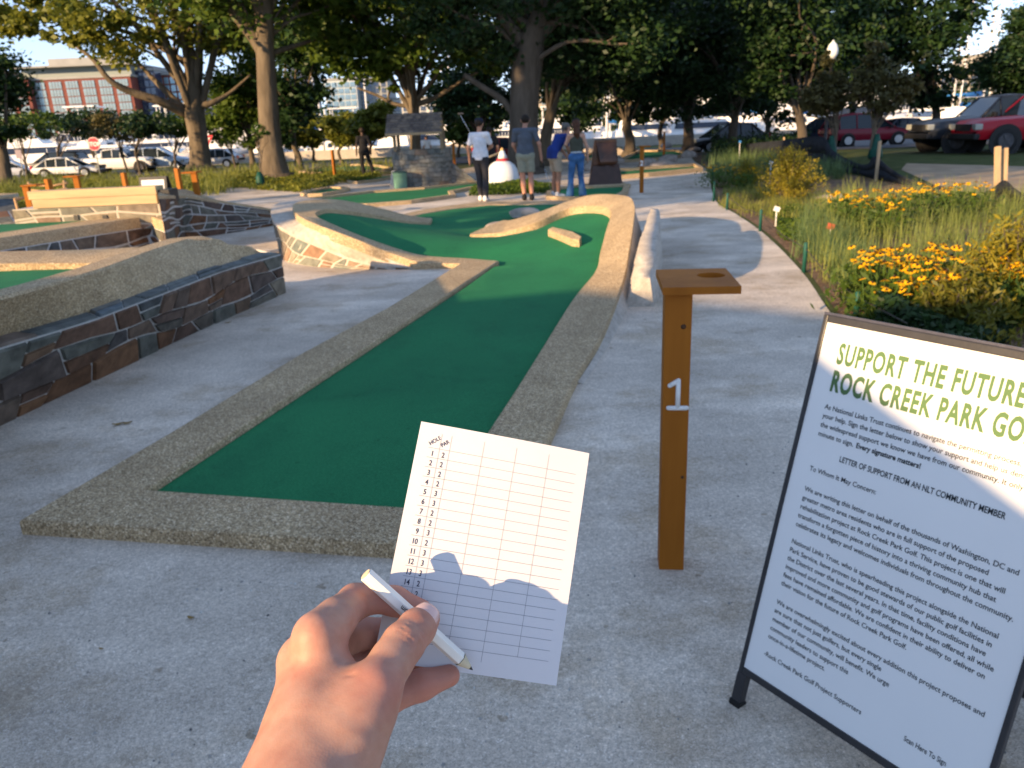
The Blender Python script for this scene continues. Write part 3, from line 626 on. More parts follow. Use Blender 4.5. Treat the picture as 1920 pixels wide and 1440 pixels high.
# ---------------------------------------------------------------- sandwich board
BL = np.array([.623, 1.807, .12]); SU = np.array([.5605, -.8281, 0]); SV = np.array([.2109, .1427, .9670]); SN = np.cross(SU, SV); SN /= np.linalg.norm(SN)
if SN @ (np.array([0, 0, 1.6])-BL) < 0: SN = -SN
SW, SH = .6266, .9929
def sp(s, t, d=0): return BL+SU*s+SV*t+SN*d
m_panel = M('white_panel', (.78, .78, .78), .4, .02, 3, 0, 10, .5)
sb = thing('sandwich_board', 'black framed white A-frame notice board with green heading at the right', 'sign board', tuple(sp(SW/2, -.12)))
def slab(b, s0, s1, t0, t1, d0, d1): b.hexa([sp(s0, t0, d0), sp(s1, t0, d0), sp(s1, t1, d0), sp(s0, t1, d0)], [sp(s0, t0, d1), sp(s1, t0, d1), sp(s1, t1, d1), sp(s0, t1, d1)])
b = MB(); slab(b, -.004, SW+.004, -.004, SH+.004, -.008, 0); b.build('front_panel', m_panel, sb)
fr_ = thing
for nm, a in (('frame_rail', (-.013, 0, -.02, SH+.02)), ('frame_rail', (SW, SW+.013, -.02, SH+.02)), ('frame_rail', (0, SW, -.02, 0)), ('frame_rail', (0, SW, SH, SH+.02))):
    b = MB(); slab(b, *a, -.018, .004); b.build(nm, m_black, sb, bevel=.003)
for s0 in (-.015, SW-.013):
    b = MB(); slab(b, s0, s0+.03, -.125, -.02, -.024, .004); b.build('leg', m_black, sb, bevel=.003)
    b = MB(); slab(b, s0-.003, s0+.033, -.13, -.105, -.027, .007); b.build('rubber_foot', M('black_rubber', (.012, .012, .012), .8), sb, bevel=.003)
# rear leaf: hinged at the top
hx = np.array([.8281, .5605, 0]); top = lambda s: sp(s, SH+.012, -.03)
def rear(s, k, d=0): p = top(s); q = np.array([p[0], p[1], 0])+hx*.27; return p+(q-p)*k+hx*d
b = MB(); b.hexa([rear(0, .02), rear(SW, .02), rear(SW, .9), rear(0, .9)], [rear(0, .02, .008), rear(SW, .02, .008), rear(SW, .9, .008), rear(0, .9, .008)]); b.build('rear_panel', m_panel, sb)
b = MB()
for s0, s1, k0, k1 in ((-.024, 0, 0, 1), (SW, SW+.024, 0, 1), (0, SW, .9, .93), (0, SW, 0, .02)):
    b.hexa([rear(s0, k0, -.006), rear(s1, k0, -.006), rear(s1, k1, -.006), rear(s0, k1, -.006)], [rear(s0, k0, .018), rear(s1, k0, .018), rear(s1, k1, .018), rear(s0, k1, .018)])
b.build('rear_frame', m_black, sb)
b = MB(); slab(b, -.014, SW+.014, SH+.02, SH+.026, -.052, .002); b.build('hinge_cap', M('hinge_vinyl', (.05, .05, .07), .35, .2, 30, .1, 100, .5), sb)
TW = text_w('SUPPORT THE FUTUR', .050, 1, .040); q1 = (.474-.05)/TW
ttl = [('SUPPORT THE FUTURE', sp(.05, .8955), .050, q1, .040, 0), ('ROCK CREEK PARK GOLF', sp(.05, .8235), .050, q1, .040, 0)]
for i_, t_ in enumerate(ttl): lettering('heading', [t_], m_green_ink, sb, SU, SV, SN)
q2 = (.589-.05)/text_w('celebrates its legacy and welcomes individuals from throughout the community.', .0125)
B1 = [('As National Links Trust continues to navigate the permitting process, we', .773), ('your help. Sign the letter below to show your support and help us demonstrate', .749), ('the widespread support we know we have from our community. It only takes', .7245), ('minute to sign.', .7), ('To Whom It May Concern:', .604),
      ('We are writing this letter on behalf of the thousands of Washington, DC and', .547), ('greater metro area residents who are in full support of the proposed', .522), ('rehabilitation project at Rock Creek Park Golf. This project is one that will', .497), ('transform a forgotten piece of history into a thriving community hub that', .472), ('celebrates its legacy and welcomes individuals from throughout the community.', .447),
      ('National Links Trust, who is spearheading this project alongside the National', .398), ('Park Service, have proven to be good stewards of our public golf facilities in', .3735), ('the District over the last several years. In that time, facility conditions have', .349), ('improved and more community and golf programs have been offered, all while', .3245), ('fees have remained affordable. We are confident in their ability to deliver on', .30), ('their vision for the future of Rock Creek Park Golf.', .2755),
      ('We are overwhelmingly excited about every addition this project proposes and', .22), ('are sure that not just golfers, but every single', .195), ('member of our community, will benefit. We urge', .169), ('community leaders to support this', .143), ('once-in-a-lifetime project.', .118), ('-Rock Creek Park Golf Project Supporters', .066)]
it = [(s, sp(.05, t), .0125, q2, .012, 0) for s, t in B1]
it += [('Every signature matters!', sp(.05+text_w('minute to sign.  ', .0125, q2)+.008, .7), .0125, q2*1.0, .03, 0), ('LETTER OF SUPPORT FROM AN NLT COMMUNITY MEMBER', sp(.124, .652), .0145, (.52-.124)/text_w('LETTER OF SUPPORT FROM AN NLT COMMUNITY MEMBER', .0145), .018, 0), ('Scan Here To Sign', sp(.448, .068), .013, .098/text_w('Scan Here To Sign', .013), .012, 0)]
lettering('body_lettering', it, m_ink, sb, SU, SV, SN)
# ---------------------------------------------------------------- scorecard
CP = [np.array(p) for p in ([-.0566, .4411, 1.4308], [.0471, .4481, 1.4015], [.0183, .3723, 1.2872], [-.0854, .3653, 1.3166])]
CU = (CP[1]-CP[0]); CV = (CP[3]-CP[0]); CN = np.cross(CU, CV); CN /= np.linalg.norm(CN)
if CN @ (np.array([0, 0, 1.6])-CP[0]) < 0: CN = -CN
def cp(s, t, d=0): return CP[0]+CU*s+CV*t+CN*(d+.0016*math.sin(math.pi*s)*(1-.4*t))
m_card = M('card_stock', (.62, .61, .63), .75, .015, 40, .05, 400, .2, bdist=.0003)
scd = thing('scorecard', 'white printed scorecard held up above the green by the hand', 'scorecard', tuple(cp(.5, .5)))
b = MB(); n = 12; V = [cp(i/n, j/n, d) for d in (0, -.0004) for j in range(n+1) for i in range(n+1)]; m = (n+1)**2
b.add(V, [(j*(n+1)+i, j*(n+1)+i+1, (j+1)*(n+1)+i+1, (j+1)*(n+1)+i) for j in range(n) for i in range(n)]+[(m+j*(n+1)+i, m+j*(n+1)+i+1, m+(j+1)*(n+1)+i+1, m+(j+1)*(n+1)+i) for j in range(n) for i in range(n)], True)
for E0 in ([i for i in range(n+1)], [n*(n+1)+i for i in range(n+1)], [j*(n+1) for j in range(n+1)], [j*(n+1)+n for j in range(n+1)]):
    b.f += [(E0[i], E0[i+1], m+E0[i+1], m+E0[i]) for i in range(n)]; b.sm += [False]*n
po_ = b.build('paper', m_card, scd); po_.modifiers.new('es', 'EDGE_SPLIT').split_angle = R_(40)
b = MB(); lw_ = .0016
def cl(s0, t0, s1, t1, w_):
    k = 10
    for i in range(k):
        a0, a1 = i/k, (i+1)/k; S0, T0_, S1, T1_ = s0+(s1-s0)*a0, t0+(t1-t0)*a0, s0+(s1-s0)*a1, t0+(t1-t0)*a1
        if s0 == s1: q = [(S0-w_, T0_), (S0+w_, T0_), (S1+w_, T1_), (S1-w_, T1_)]
        else: q = [(S0, T0_-w_*.77), (S1, T1_-w_*.77), (S1, T1_+w_*.77), (S0, T0_+w_*.77)]
        b.add([cp(*p, .00025) for p in q], [(0, 1, 2, 3)])
for k in range(20): cl(.067, .107+.0422*k, .935, .107+.0422*k, .0009)
for s_, t1 in ((.130, .87), (.187, .87), (.376, .95), (.566, .95), (.76, .91)): cl(s_, .04, s_, t1, .0009)
b.build('grid_lines', M('grey_print', (.25, .25, .29), .7, 0, 5), scd, fix=False)
cu, cv = CU/np.linalg.norm(CU), -CV/np.linalg.norm(CV); dk = []
for i in range(18):
    s = str(i+1); t_ = .107+.0422*i+.0345
    dk.append((s, cp(.098-(.011 if i < 9 else .022), t_, .0003), .0031, .8, .012, 0))
for i, c_ in enumerate('222233223233322232'): dk.append((c_, cp(.148, .107+.0422*i+.0345, .0003), .0031, .8, .012, 0))
dk += [('HOLE', cp(.075, .098, .0003), .0024, .9, .01, .7), ('PAR', cp(.142, .098, .0003), .0024, .9, .01, .7)]
lettering('card_printing', dk, M('blue_black_print', (.05, .05, .08), .7, 0, 5), scd, cu, cv, CN, 0)
# ---------------------------------------------------------------- pencil
pe0 = C3(686, 1077, .419); pe1 = C3(887, 1257, .438); pd = (pe1-pe0); PL = np.linalg.norm(pd); pd /= PL
pn = thing('pencil', 'short white hexagonal pencil pinched between thumb and finger', 'pencil', tuple(pe0))
side = np.cross(pd, -fw); side /= np.linalg.norm(side); fr0 = np.cross(side, pd); fr0 /= np.linalg.norm(fr0)
if fr0 @ fw > 0: fr0 = -fr0
def ringp(k, r, n=6, ph=0.18): return [pe0+pd*k+(side*math.cos(2*math.pi*i/n+ph)+fr0*math.sin(2*math.pi*i/n+ph))*r for i in range(n)]
b = MB(); rp = .0041; cone = PL-.0105
b.hexa(ringp(0, rp), ringp(cone, rp)); b.build('barrel', M('white_lacquer', (.78, .77, .72), .25, .02, 30, 0, 10, .6), pn, bevel=.0006)
b = MB(); b.hexa(ringp(-.0001, rp*.8, 16), ringp(-.0004, rp*.78, 16)); b.build('cut_end', M('pencil_wood', (.62, .50, .34), .8, .1, 200), pn)
b = MB(); n = 16; A = ringp(cone, rp*.97, n); B = ringp(PL-.003, rp*.33, n); b.add(A+B, [(i, (i+1) % n, n+(i+1) % n, n+i) for i in range(n)], True); b.build('sharpened_wood', M('pencil_cone_wood', (.55, .50, .36), .8, .1, 200), pn)
b = MB(); A = ringp(PL-.003, rp*.32, n); b.add(A+[pe1], [(i, (i+1) % n, n) for i in range(n)], True); b.build('lead', M('graphite', (.03, .03, .03), .4, 0, 5), pn)
tn = (fr0*math.sin(math.pi/3+.18+math.pi/6*0+math.pi/6)+side*math.cos(math.pi/3+.18+math.pi/6)); 
fa = math.pi/6+.18+math.pi/3*1; tn = side*math.cos(fa)+fr0*math.sin(fa); tu = -pd; tv = np.cross(tn, tu)
lettering('lettering', [('l.com', pe0+pd*.0335+tn*rp*.868-tv*.0013, .0026, .9, .01, 0)], m_ink, pn, tu, tv, tn, .0004)
# ---------------------------------------------------------------- the hand
def H3(px, py, d): return C3(px, py, d)
wr = [(H3(440, 1800, .30), H3(577, 1470, .357), .036, .0285)]
palm = wr + [(H3(577, 1470, .357), H3(600, 1380, .372), .0285, .027), (H3(600, 1380, .375), H3(598, 1215, .395), .024, .0125), (H3(590, 1390, .378), H3(572, 1243, .400), .024, .0130),
     (H3(575, 1390, .385), H3(572, 1290, .412), .021, .0135), (H3(575, 1400, .39), H3(600, 1335, .418), .020, .013), (H3(620, 1420, .366), H3(675, 1335, .372), .022, .0165), (H3(672, 1330, .376), H3(600, 1235, .395), .012, .010),
     (H3(640, 1350, .385), H3(610, 1280, .40), .018, .015)]
fing = {
 'thumb': [(H3(655, 1370, .366), H3(703, 1290, .376), .0175, .0128), (H3(703, 1290, .376), H3(735, 1238, .391), .0126, .0108), (H3(735, 1238, .391), H3(756, 1207, .400), .0106, .0108), (H3(756, 1207, .400), H3(782, 1177, .411), .0106, .0098), (H3(782, 1177, .411), H3(798, 1160, .417), .0098, .0078)],
 'index': [(H3(594, 1190, .390), H3(630, 1160, .405), .0120, .0105), (H3(630, 1160, .405), H3(666, 1128, .428), .0105, .0095), (H3(666, 1128, .428), H3(700, 1121, .4325), .0095, .0080), (H3(700, 1121, .4325), H3(740, 1127, .4350), .0080, .0079), (H3(740, 1127, .4350), H3(788, 1146, .4390), .0079, .0068)],
 'middle': [(H3(572, 1240, .402), H3(620, 1212, .425), .0125, .0105), (H3(620, 1212, .425), H3(668, 1188, .447), .0105, .0098), (H3(668, 1188, .447), H3(730, 1186, .4565), .0096, .0084), (H3(730, 1186, .4565), H3(785, 1196, .4585), .0084, .0070)],
 'ring': [(H3(576, 1290, .412), H3(625, 1262, .436), .0120, .0098), (H3(625, 1262, .436), H3(668, 1238, .452), .0098, .0092), (H3(668, 1238, .452), H3(730, 1240, .4550), .0088, .0078), (H3(730, 1240, .4550), H3(775, 1243, .4555), .0078, .0066)],
 'little': [(H3(605, 1335, .418), H3(660, 1325, .425), .0118, .0098), (H3(660, 1325, .425), H3(722, 1309, .430), .0098, .0098), (H3(722, 1309, .430), H3(790, 1284, .436), .0094, .0084), (H3(790, 1284, .436), H3(842, 1267, .441), .0084, .0062)]}
hh = .0010; allp = [p[i] for q in [palm]+list(fing.values()) for p in q for i in (0, 1)]
Dp, lo = grid_for(allp, .045, hh)
for p in palm: sdf_prim(Dp, lo, hh, p[0], p[1], p[2], p[3], .009)
Out = Dp.copy()
for nm, ps in fing.items():
    Df = np.full(Dp.shape, 1.0)
    for p in ps: sdf_prim(Df, lo, hh, p[0], p[1], p[2], p[3], .0035)
    kk = .0075; q = np.clip(.5+.5*(Dp-Df)/kk, 0, 1); Out = np.minimum(Out, Dp*(1-q)+Df*q-kk*q*(1-q)) if nm != 'x' else Out
    del Df
def groove(c, d, r, amp):
    """shallow crease between two points"""
    a = np.array(c); b_ = np.array(d); m = r*3; i0 = np.maximum(((np.minimum(a, b_)-m-lo)/hh).astype(int), 0); i1 = ((np.maximum(a, b_)+m-lo)/hh).astype(int)+2
    X, Y, Z = np.meshgrid(*[lo[j]+hh*np.arange(i0[j], i1[j]) for j in range(3)], indexing='ij'); dd = b_-a
    t = np.clip(((X-a[0])*dd[0]+(Y-a[1])*dd[1]+(Z-a[2])*dd[2])/(dd@dd), 0, 1); v = np.sqrt((X-a[0]-t*dd[0])**2+(Y-a[1]-t*dd[1])**2+(Z-a[2]-t*dd[2])**2)
    s = np.s_[i0[0]:i1[0], i0[1]:i1[1], i0[2]:i1[2]]; Out[s] = Out[s]+amp*np.exp(-(v/r)**2)*(1-.5*np.abs(t-.5)*2)
ta = fing['thumb'][3][1]-fing['thumb'][2][0]; ta /= np.linalg.norm(ta); tnn = -fw-ta*(-fw@ta); tnn /= np.linalg.norm(tnn); tbb = np.cross(ta, tnn)
ip = fing['thumb'][3][0]
for k_, wd_, am_ in ((-.0060, .0055, .0006), (-.0030, .0072, .0009), (-.0002, .0078, .0011), (.0030, .0070, .0008), (.0060, .0050, .0005)):
    c_ = ip+ta*k_+tnn*.0104; groove(c_-tbb*wd_-tnn*.0018+ta*.0007, c_, .0010, am_); groove(c_, c_+tbb*wd_-tnn*.0018+ta*.0007, .0010, am_)
for A_, B_, am_ in ((H3(637, 1278, .372), H3(664, 1268, .369), .0012), (H3(655, 1176, .398), H3(663, 1150, .405), .001), (H3(690, 1147, .415), H3(694, 1127, .412), .001)): groove(A_, B_, .0014, am_)
V, Q = surface_nets(Out, lo, hh); del Dp, Out
# light smoothing of the net
E_ = np.concatenate([Q[:, [0, 1]], Q[:, [1, 2]], Q[:, [2, 3]], Q[:, [3, 0]]]); dg_ = np.bincount(E_[:, 0], minlength=len(V))+np.bincount(E_[:, 1], minlength=len(V))
for lam in (.5, -.52, .5, -.52):
    S = np.stack([np.bincount(E_[:, 0], V[E_[:, 1], j], len(V))+np.bincount(E_[:, 1], V[E_[:, 0], j], len(V)) for j in range(3)], 1)/np.maximum(dg_, 1)[:, None]; V = V+lam*(S-V)
m_skin, n_, l_, b_s = nodes('skin'); tc_ = n_.new('ShaderNodeTexCoord').outputs['Object']
c_ = ramp(n_, l_, noise(n_, l_, tc_, 28, 3), [(.3, (.38, .18, .13)), (.5, (.42, .235, .17)), (.72, (.44, .275, .21))])
c_ = mixc(n_, l_, c_, ramp(n_, l_, noise(n_, l_, tc_, 160, 4), [(.3, (.92, .88, .86)), (.7, (1.05, 1.05, 1.05))]), 1.0, 'MULTIPLY')
at_ = n_.new('ShaderNodeAttribute'); at_.attribute_name = 'flush'
c_ = mixc(n_, l_, c_, (.50, .17, .13), at_.outputs['Fac'])
l_.new(c_, b_s.inputs['Base Color']); b_s.inputs['Roughness'].default_value = .55; b_s.inputs['Specular IOR Level'].default_value = .35
b_s.inputs['Subsurface Weight'].default_value = .22; b_s.inputs['Subsurface Radius'].default_value = (1, .35, .2); b_s.inputs['Subsurface Scale'].default_value = .006
vo_ = n_.new('ShaderNodeTexVoronoi'); vo_.inputs['Scale'].default_value = 900; l_.new(tc_, vo_.inputs['Vector'])
ad_ = n_.new('ShaderNodeMath'); ad_.operation = 'ADD'; l_.new(vo_.outputs['Distance'], ad_.inputs[0]); l_.new(noise(n_, l_, tc_, 300, 5), ad_.inputs[1]); bump(n_, l_, ad_.outputs[0], b_s, .16, .0003)
hand = thing('person', 'bare left hand and wrist holding pencil and scorecard in the foreground', 'person', tuple(H3(577, 1470, .357)))
off = np.array(ORG[hand.name]); ho = link('hand', np_mesh('hand', V-off, Q, True), m_skin, hand)
rd = np.zeros(len(V))
for c_q, r_q, a_q in ((H3(786, 1146, .439), .022, .55), (H3(730, 1122, .435), .020, .5), (H3(668, 1128, .42), .014, .35), (H3(730, 1186, .456), .030, .5), (H3(668, 1235, .45), .02, .45), (H3(800, 1280, .437), .035, .5), (H3(705, 1285, .37), .014, .35), (H3(565, 1200, .385), .013, .35), (H3(545, 1260, .395), .012, .3), (H3(640, 1250, .395), .014, .35), (H3(790, 1190, .41), .010, .3)):
    rd = np.maximum(rd, a_q*np.exp(-(np.linalg.norm(V-c_q, axis=1)/r_q)**2))
at2 = ho.data.attributes.new('flush', 'FLOAT', 'POINT'); at2.data.foreach_set('value', rd.astype(np.float32))
tnn = -fw*.95-right*.10+up*.12; tnn -= ta*(tnn@ta); tnn /= np.linalg.norm(tnn); tbb = np.cross(ta, tnn)
nc = fing['thumb'][4][0]*.5+fing['thumb'][4][1]*.5-ta*.0004; nb = MB(); nu, nv = 12, 14; rows = []
for j in range(nv+1):
    v_ = j/nv*2-1
    for i in range(nu+1):
        u_ = i/nu*2-1; wd_ = (1-abs(v_)**3.2*.55) if v_ < 0 else (1-v_**4*.35); th = u_*wd_*.86; rn = .0094-.0008*(v_+1)*.5-.0010*max(v_-.4, 0)
        rows.append(nc+ta*(v_*.0078)+(tbb*math.sin(th)+tnn*math.cos(th))*(rn+.0003)-tnn*.0002)
nb.add(rows, [(j*(nu+1)+i, j*(nu+1)+i+1, (j+1)*(nu+1)+i+1, (j+1)*(nu+1)+i) for j in range(nv) for i in range(nu)], True)
no = nb.build('thumbnail', M('nail', (.62, .40, .36), .2, .05, 60, 0, 10, .5, coat=.3), hand, fix=False); so_ = no.modifiers.new('s', 'SOLIDIFY'); so_.thickness = .0006; so_.offset = 0
# ---------------------------------------------------------------- people
def plain(name, c, r=.8, v=.12, sc_=14, b_=.15): return M(name, c, r, v, sc_, b_, 60, .2, bdist=.01)
m_skin2 = plain('tan_skin', (.42, .22, .14), .5, .08, 10, 0)
def V3(*a): return np.array(a, float)
def person(label, loc, rz, Ht, J, garments, hair, skin=m_skin2, hat=None, clubmat=None):
    k = Ht/1.78
    P = dict(pel=(0, 0, .95), chest=(0, .01, 1.30), nk=(0, .01, 1.48), head=(0, .035, 1.655), sl=(-.17, 0, 1.42), sr=(.17, 0, 1.42), el=(-.25, -.03, 1.14), er=(.25, -.03, 1.14), wl=(-.26, .06, .90), wr=(.26, .06, .90),
             hl=(-.085, 0, .92), hr=(.085, 0, .92), kl=(-.10, .03, .50), kr=(.10, .03, .50), al=(-.11, 0, .09), ar=(.11, 0, .09)); P.update(J)
    P = {a: V3(*b)*k for a, b in P.items()}
    t = thing('person', label, 'person', loc, rz); fy = V3(0, 1, 0)
    ax = (V3(0, 1, 0), .78); torso = lambda g: [(P['pel']+V3(0, 0, .03)*k, P['chest'], (.125+g)*k, (.145+g)*k, (V3(0, 1, 0), .72)), (P['chest'], P['nk']-V3(0, 0, .06)*k, (.14+g)*k, (.08+g)*k, (V3(0, 1, 0), .75)), (P['sl'], P['sr'], (.062+g)*k, (.062+g)*k), (P['hl'], P['hr'], (.10+g)*k, (.10+g)*k)]
    arm = lambda s, g: [(P['s'+s], P['e'+s], (.052+g)*k, (.040+g)*k), (P['e'+s], P['w'+s], (.040+g)*k, (.027+g)*k)]
    leg = lambda s, g, f=0: [(P['h'+s], P['k'+s], (.085+g)*k, (.056+g)*k), (P['k'+s], P['k'+s]*.6+P['a'+s]*.4-fy*.015*k, (.054+g)*k, (.056+g)*k), (P['k'+s]*.6+P['a'+s]*.4-fy*.015*k, P['a'+s], (.056+g)*k, (.036+g+f)*k)]
    body = torso(0)+arm('l', 0)+arm('r', 0)+leg('l', 0)+leg('r', 0)
    hd = P['head']; body += [(P['nk']-V3(0, 0, .03)*k, hd-V3(0, .01, .06)*k, .052*k, .050*k), (hd+V3(0, -.02, .03)*k, hd+V3(0, .01, .02)*k, .085*k, .082*k), (hd+V3(0, .03, -.07)*k, hd+V3(0, .03, -.02)*k, .052*k, .066*k),
                             (hd+V3(0, .088, -.015)*k, hd+V3(0, .103, -.035)*k, .010*k, .015*k, None, .006), (hd+V3(-.084, 0, -.02)*k, hd+V3(-.088, -.01, .01)*k, .014*k, .018*k, None, .004), (hd+V3(.084, 0, -.02)*k, hd+V3(.088, -.01, .01)*k, .014*k, .018*k, None, .004)]
    for s in 'lr':
        w_ = P['w'+s]; d = (w_-P['e'+s]); d /= np.linalg.norm(d); sd_ = np.cross(d, fy); sd_ /= np.linalg.norm(sd_)+1e-9
        body += [(w_, w_+d*.07*k, .026*k, .030*k, (sd_, 1.0))]
        for q, o in enumerate((-.03, -.01, .01, .03)):
            b0 = w_+d*.08*k+fy*o*k; b1 = b0+d*(.04-.006*abs(q-1.3))*k; body += [(b0, b1, .0105*k, .010*k, None, .004), (b1, b1+(d*.02+sd_*.02*(1 if s == 'r' else -1))*k, .010*k, .0085*k, None, .004)]
        body += [(w_+d*.03*k+fy*.02*k, w_+d*.07*k+fy*.055*k, .013*k, .010*k, None, .005)]
        a_ = P['a'+s]; body += [(a_-V3(0, .03, .03)*k, a_+V3(0, .13, -.045)*k, .042*k, .034*k)]
    sdf_obj('body', body, .0125, skin, t, .022)
    for kind, mt in garments:
        if kind in ('tshirt', 'tank'):
            pr = [torso(.016)[0], torso(.016)[1], torso(.016)[2]] if kind == 'tshirt' else torso(.012)[:2]
            if kind == 'tshirt':
                for s in 'lr': pr += [(P['s'+s], P['s'+s]*.35+P['e'+s]*.65, .066*k, .060*k)]
                pr += [(P['pel']+V3(0, 0, -.22)*k, P['pel']+V3(0, 0, .1)*k, .158*k, .150*k, (V3(0, 1, 0), .75))]+[(P['pel']+V3(sx_*.06, 0, -.22)*k, P['pel']+V3(sx_*.05, 0, .1)*k, .150*k, .135*k, (V3(0, 1, 0), .82)) for sx_ in (-1, 1)]
            zc = (P['pel'][2]-.05*k) if kind == 'tshirt' else P['pel'][2]+.10*k; top_ = P['nk'][2]-.01*k
            sdf_obj('shirt', pr, .0125, mt, t, .022, cut=lambda X, Y, Z: np.maximum(zc-Z, Z-top_-.02))
        elif kind == 'shorts':
            pr = torso(.022)[3:4]+[(P['pel']-V3(0, 0, .02)*k, P['pel']+V3(0, 0, .06)*k, .145*k, .135*k, (V3(0, 1, 0), .8))]
            for s in 'lr': pr += [(P['h'+s], P['h'+s]*-.1+P['k'+s]*1.1, .105*k, .095*k)]
            zc = P['kl'][2]*.8+P['hl'][2]*.2; sdf_obj('shorts', pr, .0125, mt, t, .015, cut=lambda X, Y, Z: np.maximum(zc-Z, Z-P['pel'][2]-.10*k))
        elif kind in ('trousers', 'jeans'):
            fl = .045 if kind == 'jeans' else .012; pr = torso(.014)[3:4]+[(P['pel']-V3(0, 0, .02)*k, P['pel']+V3(0, 0, .06)*k, .135*k, .122*k, (V3(0, 1, 0), .8))]
            for s in 'lr': pr += leg(s, .013, fl)
            zc = .05*k; sdf_obj('trousers', pr, .0125, mt, t, .012, cut=lambda X, Y, Z: np.maximum(zc-Z, Z-P['pel'][2]-.10*k))
        elif kind == 'belt': sdf_obj('waistband', [(P['pel']+V3(0, 0, .08)*k, P['pel']+V3(0, 0, .105)*k, .135*k, .135*k, (V3(0, 1, 0), .8))], .0125, mt, t, .01, cut=lambda X, Y, Z: np.maximum(P['pel'][2]+.07*k-Z, Z-P['pel'][2]-.115*k))
        elif kind == 'shoes':
            for s in 'lr': a_ = P['a'+s]; sdf_obj('shoe', [(a_-V3(0, .035, .035)*k, a_+V3(0, .14, -.05)*k, .052*k, .042*k), (a_-V3(0, .03, -.01)*k, a_-V3(0, .03, .03)*k, .048*k, .05*k)], .0125, mt, t, .02, cut=lambda X, Y, Z: .002-Z)
        elif kind == 'socks':
            for s in 'lr': a_ = P['a'+s]; sdf_obj('sock', [(a_, a_*.7+P['k'+s]*.3, .046*k, .052*k)], .0125, mt, t, .01)
    if hair:
        mt, long_ = hair; pr = [(hd+V3(0, -.03, .035)*k, hd+V3(0, .0, .04)*k, .092*k, .088*k)]
        if long_: pr += [(hd+V3(0, -.06, .02)*k, hd+V3(0, -.09, -.20)*k, .085*k, .075*k), (hd+V3(0, -.09, -.20)*k, hd+V3(.02, -.10, -.38)*k, .075*k, .03*k)]
        sdf_obj('hair', pr, .0125, mt, t, .02, cut=lambda X, Y, Z: np.minimum(hd[2]-.01-Z+(Y-hd[1])*.9, np.where(Y < hd[1]-.05, -1, 1)) if not long_ else (Y-hd[1]-.05))
    if hat:
        mt, brim = hat; b = MB(); r = .097*k; c = hd+V3(0, -.01, .03)*k
        b.lathe([(r*1.02, .0), (r*1.0, .05*k), (r*.8, .085*k), (r*.4, .1*k), (.002, .104*k)], c, 18)
        if brim == 'cap': b.add([c+V3(-.07, .06, .012)*k, c+V3(.07, .06, .012)*k, c+V3(.06, .155, 0)*k, c+V3(0, .175, 0)*k, c+V3(-.06, .155, 0)*k, c+V3(-.07, .06, .004)*k, c+V3(.07, .06, .004)*k, c+V3(.06, .155, -.008)*k, c+V3(0, .175, -.008)*k, c+V3(-.06, .155, -.008)*k], [(0, 1, 2, 3, 4), (9, 8, 7, 6, 5), (0, 5, 6, 1), (1, 6, 7, 2), (2, 7, 8, 3), (3, 8, 9, 4)])
        b.build('hat', mt, t, world=False)
    return t, P, k
def club(label, p0, p1, grp=True):
    """p0 grip end, p1 head end"""
    p0, p1 = np.array(p0, float), np.array(p1, float); t = thing('putter', label, 'golf club', tuple(p0)); d = p1-p0
    b = MB(); b.tube([p0+d*.25, p1], .006, 8); b.build('shaft', M('chrome_shaft', (.55, .58, .62), .25, .05, 5, metal=.9), t)
    b = MB(); b.tube([p0, p0+d*.28], [.014, .010], 8); b.build('grip', M('putter_grip', (.03, .03, .04), .8), t)
    b = MB(); b.box(tuple(p1+np.array([.03, 0, 0])), (.12, .035, .028)); b.build('head', M('putter_head', (.08, .08, .09), .4, metal=.5), t, bevel=.004)
m_hair = plain('dark_hair', (.02, .014, .01), .6, .3, 30, .5); m_hairb = plain('brown_hair', (.07, .028, .014), .5, .3, 30, .5); m_hairg = plain('grey_hair', (.12, .11, .10), .6)
m_wsock = plain('white_shoe', (.7, .68, .66)); m_bl = plain('black_cloth', (.012, .012, .014)); m_dk = plain('charcoal_cloth', (.035, .035, .042)); m_navy = plain('navy_cap', (.012, .015, .035))
def at(px, py): g = G(px, py); return (g[0], g[1], .006)
person('man from behind in white t-shirt, dark trousers and dark cap at the course', at(905, 378), -.35, 1.80, dict(al=(-.05, .05, .09), kl=(-.07, .06, .5), ar=(.10, -.06, .09), kr=(.10, .02, .5), el=(-.26, -.05, 1.16), wl=(-.27, .02, .92), er=(.24, .10, 1.18), wr=(.10, .26, 1.12)),
       [('tshirt', plain('white_tshirt', (.66, .68, .74))), ('trousers', m_dk), ('shoes', m_wsock)], (m_hair, False), hat=(m_navy, 'cap'))
g_ = at(905, 378); club('putter held up over the shoulder beside the man in the white t-shirt', (g_[0]-.02, g_[1]+.15, 1.15), (g_[0]-.42, g_[1]+.2, 1.92))
m_sk3 = plain('warm_skin', (.45, .23, .16), .5, .08, 10, 0)
person('tall man from behind in grey t-shirt and pale khaki shorts holding a putter', at(988, 376), -.05, 1.86, dict(head=(.02, .09, 1.63), nk=(0, .03, 1.48), er=(.30, -.02, 1.15), wr=(.33, .05, .90), el=(-.25, .05, 1.15), wl=(-.18, .2, 1.0), sl=(-.19, 0, 1.42), sr=(.19, 0, 1.42), al=(-.05, 0, .09), ar=(.11, -.06, .09), kl=(-.075, .02, .5)),
       [('tshirt', plain('grey_tshirt', (.085, .10, .13))), ('shorts', plain('khaki_shorts', (.26, .26, .20))), ('shoes', m_bl)], (m_hair, False), skin=m_sk3)
g_ = at(988, 376); club('putter hanging from the right hand of the man in the grey t-shirt', (g_[0]+.35, g_[1]+.05, .93), (g_[0]+.60, g_[1]+.15, .05))
